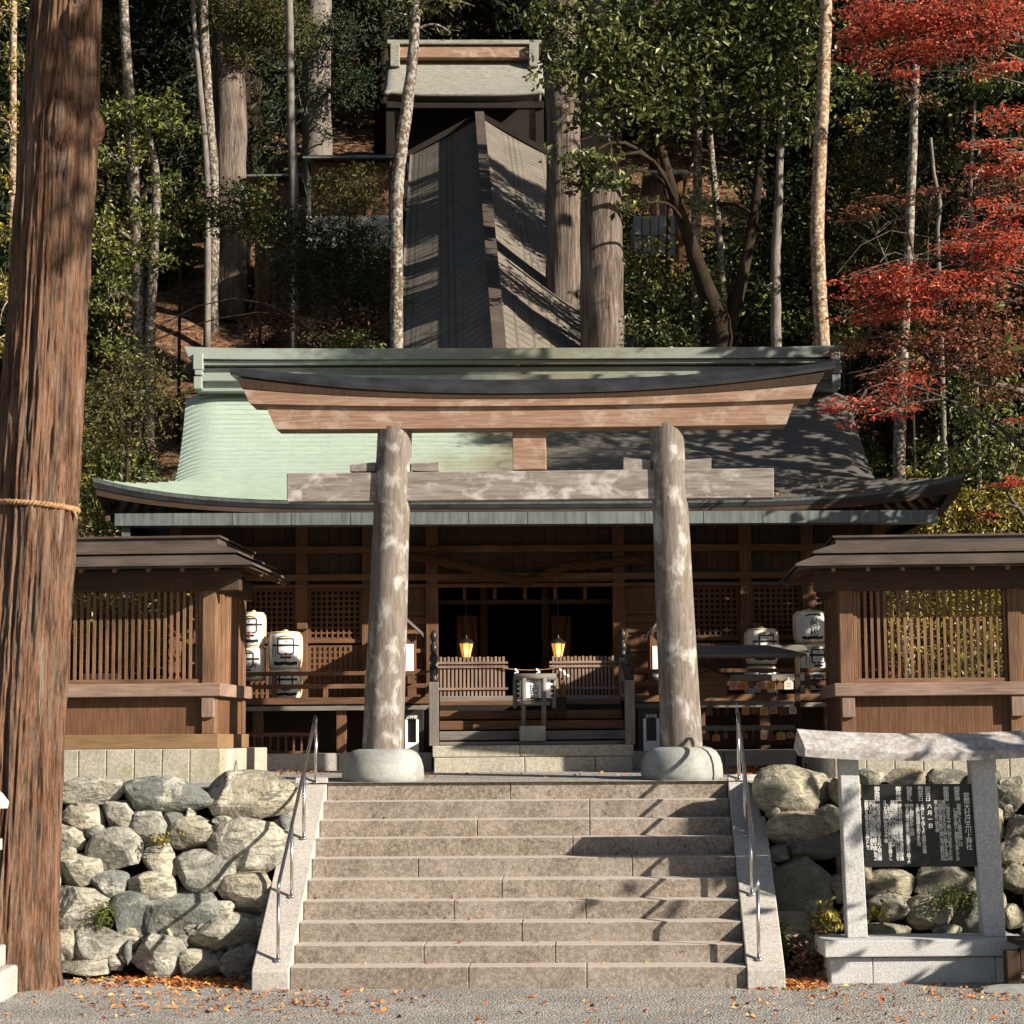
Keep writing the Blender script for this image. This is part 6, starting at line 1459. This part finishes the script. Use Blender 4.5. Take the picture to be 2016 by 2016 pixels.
# --- bushes
def bush(label, lobes, lmat, size=.11, cov=2.2, seed=0, name='shrub', group='shrubs around the shrine', asp=.5, up=.5, **k):
    x, y, Y, rx, ry = max(lobes, key=lambda q: q[1] + q[4])
    return tree(name, label, [(x, y + ry, Y + .2, 6), (x, y, Y + .2, 5)], lobes, lmat, size, cov, 'bark_dark', seed, group, 'shrub', asp=asp, up=up, twigs=4, **k)
bush('yellow green hedge behind the right lattice fence', [(1800, 950, 33, 60, 35), (1880, 960, 33, 70, 40), (1750, 985, 33, 40, 28), (1930, 940, 33, 50, 40), (1820, 1010, 33, 90, 50), (1720, 1100, 33, 80, 90), (1850, 1120, 33, 100, 90), (1640, 1180, 33, 60, 90), (1780, 1200, 33, 100, 80), (1920, 1180, 33, 60, 80)], 'leaf_yellow', .085, 2.0, 40)
bush('yellow green shrub between the large cedar and the hall roof', [(160, 940, 33.5, 34, 50), (185, 980, 33.5, 28, 40), (150, 870, 33.8, 34, 40), (190, 840, 34, 26, 24), (215, 975, 33.5, 20, 20)], 'leaf_yellow', .085, 1.7, 41)
bush('yellowish hedge showing between the slats of the left lattice fence', [(180, 1170, 28, 50, 60), (260, 1160, 28, 50, 70), (340, 1165, 28, 40, 70), (250, 1240, 28, 90, 40), (120, 1170, 28, 50, 60)], 'leaf_yellow', .085, 2.0, 42)
bush('dark glossy shrub beside the hall roof at the right', [(1850, 790, 37, 70, 60), (1900, 860, 36.5, 60, 50), (1780, 860, 37, 40, 40), (1880, 700, 37.5, 60, 60), (1800, 740, 38, 50, 50), (1830, 880, 36.5, 50, 30)], 'leaf_green', .1, 1.8, 43)
bush('small yellow green shrub at the hall roof corner', [(1725, 890, 36.5, 16, 16), (1740, 905, 36.5, 18, 10)], 'leaf_yellow', .09, 1.6, 44)
bush('olive brown shrubs on the bank left of the hall roof', [(200, 745, 41, 50, 50), (260, 720, 41.5, 60, 50), (180, 820, 39, 40, 36), (290, 780, 40, 40, 50), (240, 840, 39, 40, 30), (300, 690, 42, 40, 40)], 'leaf_olive', .10, 1.3, 45, asp=.45)
bush('dark evergreen shrub at the foot of the broad brown cedar', [(420, 400, 48, 80, 45), (480, 430, 48, 50, 35), (360, 390, 48, 46, 38), (340, 450, 48, 30, 26), (460, 365, 48.5, 50, 26)], 'leaf_green', .12, 2.2, 46)
bush('dense dark conifer saplings below the slim grey trunk', [(560, 440, 47, 55, 50), (620, 480, 46.8, 60, 60), (560, 520, 46.4, 50, 50), (690, 470, 46.6, 40, 70), (640, 560, 46, 60, 46), (700, 560, 46, 34, 50)], 'leaf_dark', .13, 2.6, 47, asp=.3)
bush('olive conifer saplings in front of the roofed timber fence', [(650, 340, 48.5, 50, 24), (690, 370, 48.5, 44, 30), (630, 385, 48.3, 40, 24), (660, 440, 48, 46, 28), (700, 330, 48.8, 30, 22), (610, 350, 48.6, 26, 14)], 'leaf_olive', .13, 1.5, 48, asp=.26)
bush('withered brown shrub on the sunlit patch of hillside', [(500, 560, 47.5, 36, 26), (530, 600, 47, 46, 26), (490, 610, 47, 30, 20)], 'leaf_brown', .12, 1.2, 49)
bush('brown undergrowth beside the left edge of the corridor roof', [(640, 600, 46, 60, 36), (690, 610, 45.5, 46, 36), (600, 630, 45.5, 40, 24)], 'leaf_brown', .11, 1.2, 50)
bush('green shrubs behind the left half of the hall ridge', [(620, 645, 44, 60, 18), (690, 650, 44, 50, 20), (230, 650, 44, 44, 30)], 'leaf_green', .10, 1.8, 51)
bush('leafy shrub in front of the retaining wall right of the corridor', [(1230, 560, 43.2, 50, 50), (1280, 600, 43, 50, 50), (1220, 630, 42.5, 46, 30), (1300, 540, 43.5, 36, 40), (1200, 500, 44, 28, 40), (1250, 650, 42.3, 60, 26)], 'leaf_green', .11, 2.3, 52)
bush('yellowing shrub glowing in the sun right of the brown cedar', [(1235, 470, 44.5, 26, 24), (1262, 505, 44.3, 30, 26), (1215, 490, 44.5, 20, 20)], 'leaf_yellow', .11, 1.4, 53)
bush('dark undergrowth behind the whitish mottled trunk', [(1420, 600, 43.5, 50, 50), (1500, 600, 43, 40, 60), (1400, 500, 45, 50, 60), (1500, 480, 45, 40, 70), (1510, 380, 45.5, 40, 60), (1430, 420, 46, 40, 50), (1590, 620, 42, 40, 50)], 'leaf_green', .11, 1.7, 54)
bush('moss green conifer behind the red maple branches', [(1650, 330, 43, 60, 50), (1620, 420, 43, 60, 55), (1680, 440, 42.6, 60, 60), (1600, 300, 43.4, 40, 50), (1740, 400, 42.8, 50, 60), (1640, 500, 42.6, 60, 36), (1600, 500, 43, 36, 50)], 'leaf_olive', .12, 2.2, 55, asp=.35)
bush('bright green shrub under the red maple branches', [(1730, 620, 41, 28, 36), (1760, 480, 41.6, 40, 22), (1720, 660, 41, 24, 30)], 'leaf_bright', .1, 1.8, 56)
bush('pale green leafy tree top at the upper right corner', [(1840, 160, 44, 60, 30), (1890, 150, 44, 50, 34), (1800, 210, 44, 56, 26), (1880, 60, 44.5, 60, 50), (1720, 200, 44.5, 50, 30), (1600, 160, 44.5, 40, 40), (1640, 60, 45, 60, 50), (1740, 80, 45, 80, 50)], 'leaf_bright', .13, 1.7, 57, name='broadleaf_tree')
bush('rusty brown thicket below the pale green tree top', [(1660, 250, 43.5, 50, 30), (1780, 290, 43.5, 60, 40), (1840, 340, 43.5, 60, 50), (1900, 420, 43, 50, 60), (1820, 520, 42.5, 60, 60), (1900, 560, 42.5, 50, 60)], 'leaf_olive', .11, 1.5, 58)

# --- the wood behind: four conifers and four shrubs, each copied over the slope
def proto_conifer(seed, h, lm, wd=1.9):
    rs = np.random.RandomState(seed); t = thing('forest_conifer', '', 'conifer'); mb = MB(); mb.tube([(0, 0, -.4), (rs.normal() * .1, 0, h * .5), (0, 0, h)], [.22, .16, .03], 9); mb.build('trunk', MT['bark_dark'], t, smooth=True)
    C = []
    for k in range(int(h * 16)):
        z = h * (.12 + .88 * rs.uniform(0, 1) ** .9); r = wd * (1 - z / h) ** .7 + .25; a = rs.uniform(0, 6.28); n = 26; u = rs.uniform(.15, 1, n)[:, None]
        C.append(np.array([[math.cos(a), math.sin(a), 0]]) * u * r + np.array([[0, 0, z]]) + np.array([[0, 0, -.28]]) * (u ** 1.4) * r + rs.normal(size=(n, 3)) * np.array([.16, .16, .10]))
    c = np.concatenate(C); v, f = leaf_quads(c, .24, rs, up=.1, asp=.3); tn = np.clip(np.repeat(rs.uniform(0, .75, len(c) // 26), 26) + rs.normal(0, .12, len(c)), 0, 1); npmesh('crown', v, f, MT[lm], t, var=tn); return t
def proto_shrub(seed, lm, size=.13):
    rs = np.random.RandomState(seed); t = thing('hillside_shrub', '', 'shrub'); mb = MB()
    for k in range(4): a = rs.uniform(0, 6.28); mb.tube([(0, 0, -.3), (.3 * math.cos(a), .3 * math.sin(a), .5), (.55 * math.cos(a), .55 * math.sin(a), 1.0)], [.04, .03, .01], 6)
    mb.build('stems', MT['bark_dark'], t, smooth=True)
    c, nn, tn = cloud([(Vector((rs.normal() * .35, rs.normal() * .3, rs.uniform(.5, 1.1))), rs.uniform(.45, .8), .6, rs.uniform(.35, .6)) for _ in range(4)], 2.0, size, rs)
    v, f = leaf_quads(c, size, rs, nn, .5, .5); npmesh('crown', v, f, MT[lm], t, var=tn); return t
protoC = [proto_conifer(s, h, m_) for s, h, m_ in ((60, 13, 'leaf_dark'), (61, 16, 'leaf_dark'), (62, 11, 'leaf_olive'), (63, 14, 'leaf_dark'))]
LC = ['tall narrow dark conifer in the wood behind the shrine', 'tallest dark conifer kind in the wood behind the shrine', 'shorter olive conifer in the wood behind the shrine', 'slim dark conifer in the wood behind the shrine']
protoS = [proto_shrub(s, m_) for s, m_ in ((70, 'leaf_green'), (71, 'leaf_green'), (72, 'leaf_olive'), (73, 'leaf_brown'))]
LS_ = ['dark green shrub growing on the wooded slope', 'rounded evergreen shrub growing on the wooded slope', 'olive shrub growing on the wooded slope', 'withered brown shrub growing on the wooded slope']
rs = np.random.RandomState(88); usedC = [0] * 4; usedS = [0] * 4
def inview(x, y, m=1.1): return abs(x) < y * .25 * m + 2
def corridor_x(y): return A.x + (B_.x - A.x) * (y - A.y) / (B_.y - A.y)
n = 0; tries = 0; placed = []
while n < 120 and tries < 6000:
    tries += 1; y = rs.uniform(57, 84) if rs.uniform() < .68 else rs.uniform(45, 57); x = rs.uniform(-1, 1) * (y * .25 + 3)
    cx = corridor_x(min(y, 60))
    if y < 66 and abs(x - cx) < 5.2 + (0 if y < 58 else 0): continue
    if y < 57 and (x < 0 and (-10.5 < x < -1) and y < 57): continue
    if y < 57 and abs(x) < 6: continue
    if 49 < y < 64 and 4 < x: continue
    if any((x - a) ** 2 + (y - b) ** 2 < 2.2 for a, b in placed): continue
    k = rs.randint(4); o = protoC[k] if usedC[k] == 0 else copy_tree(protoC[k]); usedC[k] += 1
    o.location = (x, y, hz(x, y)); o.rotation_euler = (0, 0, rs.uniform(0, 6.28)); s_ = rs.uniform(.8, 1.3); o.scale = (s_, s_, s_ * rs.uniform(.9, 1.15)); o['label'] = LC[k]; o['group'] = 'conifers in the wood'; placed.append((x, y)); n += 1
n = 0; tries = 0
while n < 170 and tries < 8000:
    tries += 1; y = rs.uniform(37.5, 60); x = rs.uniform(-1, 1) * (y * .25 + 1.5); cx = corridor_x(y)
    if cx - 2.3 < x < cx + 3.6: continue
    bare = (-10.2 < x < -3.0 and 46.5 < y < 56.5)
    if bare and rs.uniform() < .93: continue
    k = 3 if (bare and rs.uniform() < .6) else rs.choice([0, 0, 1, 1, 2, 3] if x < 0 else [0, 0, 1, 1, 2])
    o = protoS[k] if usedS[k] == 0 else copy_tree(protoS[k]); usedS[k] += 1
    o.location = (x, y, hz(x, y)); s_ = rs.uniform(.6, 1.35) * (.7 if bare else 1); o.scale = (s_, s_, s_); o.rotation_euler = (0, 0, rs.uniform(0, 6.28)); o['label'] = LS_[k]; o['group'] = 'shrubs on the wooded slope'; n += 1
# --- unseen trees outside the picture, some added only for the shade they cast
def shade_tree(x, y, lobes, label, seed, cov=1.5):
    rs = np.random.RandomState(seed); z0 = hz(x, y) if y > 36.2 else 0
    t = thing('unseen_shade_tree', label, 'tree', (x, y, z0), 0, 'tall cedars beside the approach'); top = max(c[2] + rz_ for c, _, rz_ in lobes)
    mb = MB(); mb.tube([(0, 0, -.3), (0, 0, (top - z0) * .5), (0, 0, top - z0)], [.45, .32, .05], 12); mb.build('trunk', MT['bark_grey'], t, smooth=True)
    c, nn, tn = cloud([(Vector((q[0] - x, q[1] - y, q[2] - z0)), r, r * .8, rz_) for q, r, rz_ in lobes], cov, .34, rs, clump=.6, shell=.25); v, f = leaf_quads(c, .34, rs, nn, .4, .5); npmesh('crown', v, f, MT['leaf_green'], t, var=tn)
    mb = MB()
    for q, r, rz_ in lobes: mb.tube([(0, 0, max(.5, q[2] - z0 - 1)), (q[0] - x, q[1] - y, q[2] - z0)], [.12, .03], 6)
    mb.build('branches', MT['bark_grey'], t, smooth=True)
shade_tree(10.0, 29.0, [((9.3, 28.9, 10.8), 1.4, 1.6), ((8.9, 29.3, 9.0), 1.3, 1.2)], 'tall cedar beside the approach level with the hall front', 90, 2.2)
shade_tree(9.4, 26.9, [((8.9, 26.9, 5.6), 1.4, 1.3), ((8.6, 27.0, 7.2), 1.3, 1.0)], 'unseen tree added to shade the right side of the hall front', 96, 2.6)  # added as a shade caster for the barrels, rack and facade
shade_tree(11.0, 8.0, [((11.0, 13.4, 18.4), 2.0, 2.2), ((11.2, 8.2, 18), 2.2, 2.6)], 'unseen tree with its crown set aside to shade the large cedar', 91, 1.5)  # crown held off the trunk so no trunk shadow crosses the gravel
shade_tree(9.9, 19.6, [((9.3, 19.8, 3.3), 1.2, 1.0), ((10.3, 19.9, 4.8), 1.1, .9)], 'young cedar beside the approach in front of the notice board', 92, .8)
shade_tree(12.4, 39.8, [((11.9, 40.2, 13.6), 1.9, 2.2), ((12.2, 40.4, 16.2), 1.6, 1.6)], 'tall cedar on the slope right of the hall', 94, 2.2)
rs = np.random.RandomState(5); n = 0; spots = []
while n < 34:
    y = rs.uniform(38, 74); x = y * .25 + 3 + rs.uniform(0, 17)
    if any((x - a) ** 2 + (y - b) ** 2 < 6 for a, b in spots) or 50 < y < 64: continue
    k = rs.randint(4); o = copy_tree(protoC[k]); o.location = (x, y, hz(x, y)); o.rotation_euler = (0, 0, rs.uniform(0, 6.28)); s_ = rs.uniform(.9, 1.4); o.scale = (s_, s_, s_ * rs.uniform(.95, 1.2)); o['label'] = LC[k]; o['group'] = 'conifers in the wood'; spots.append((x, y)); n += 1
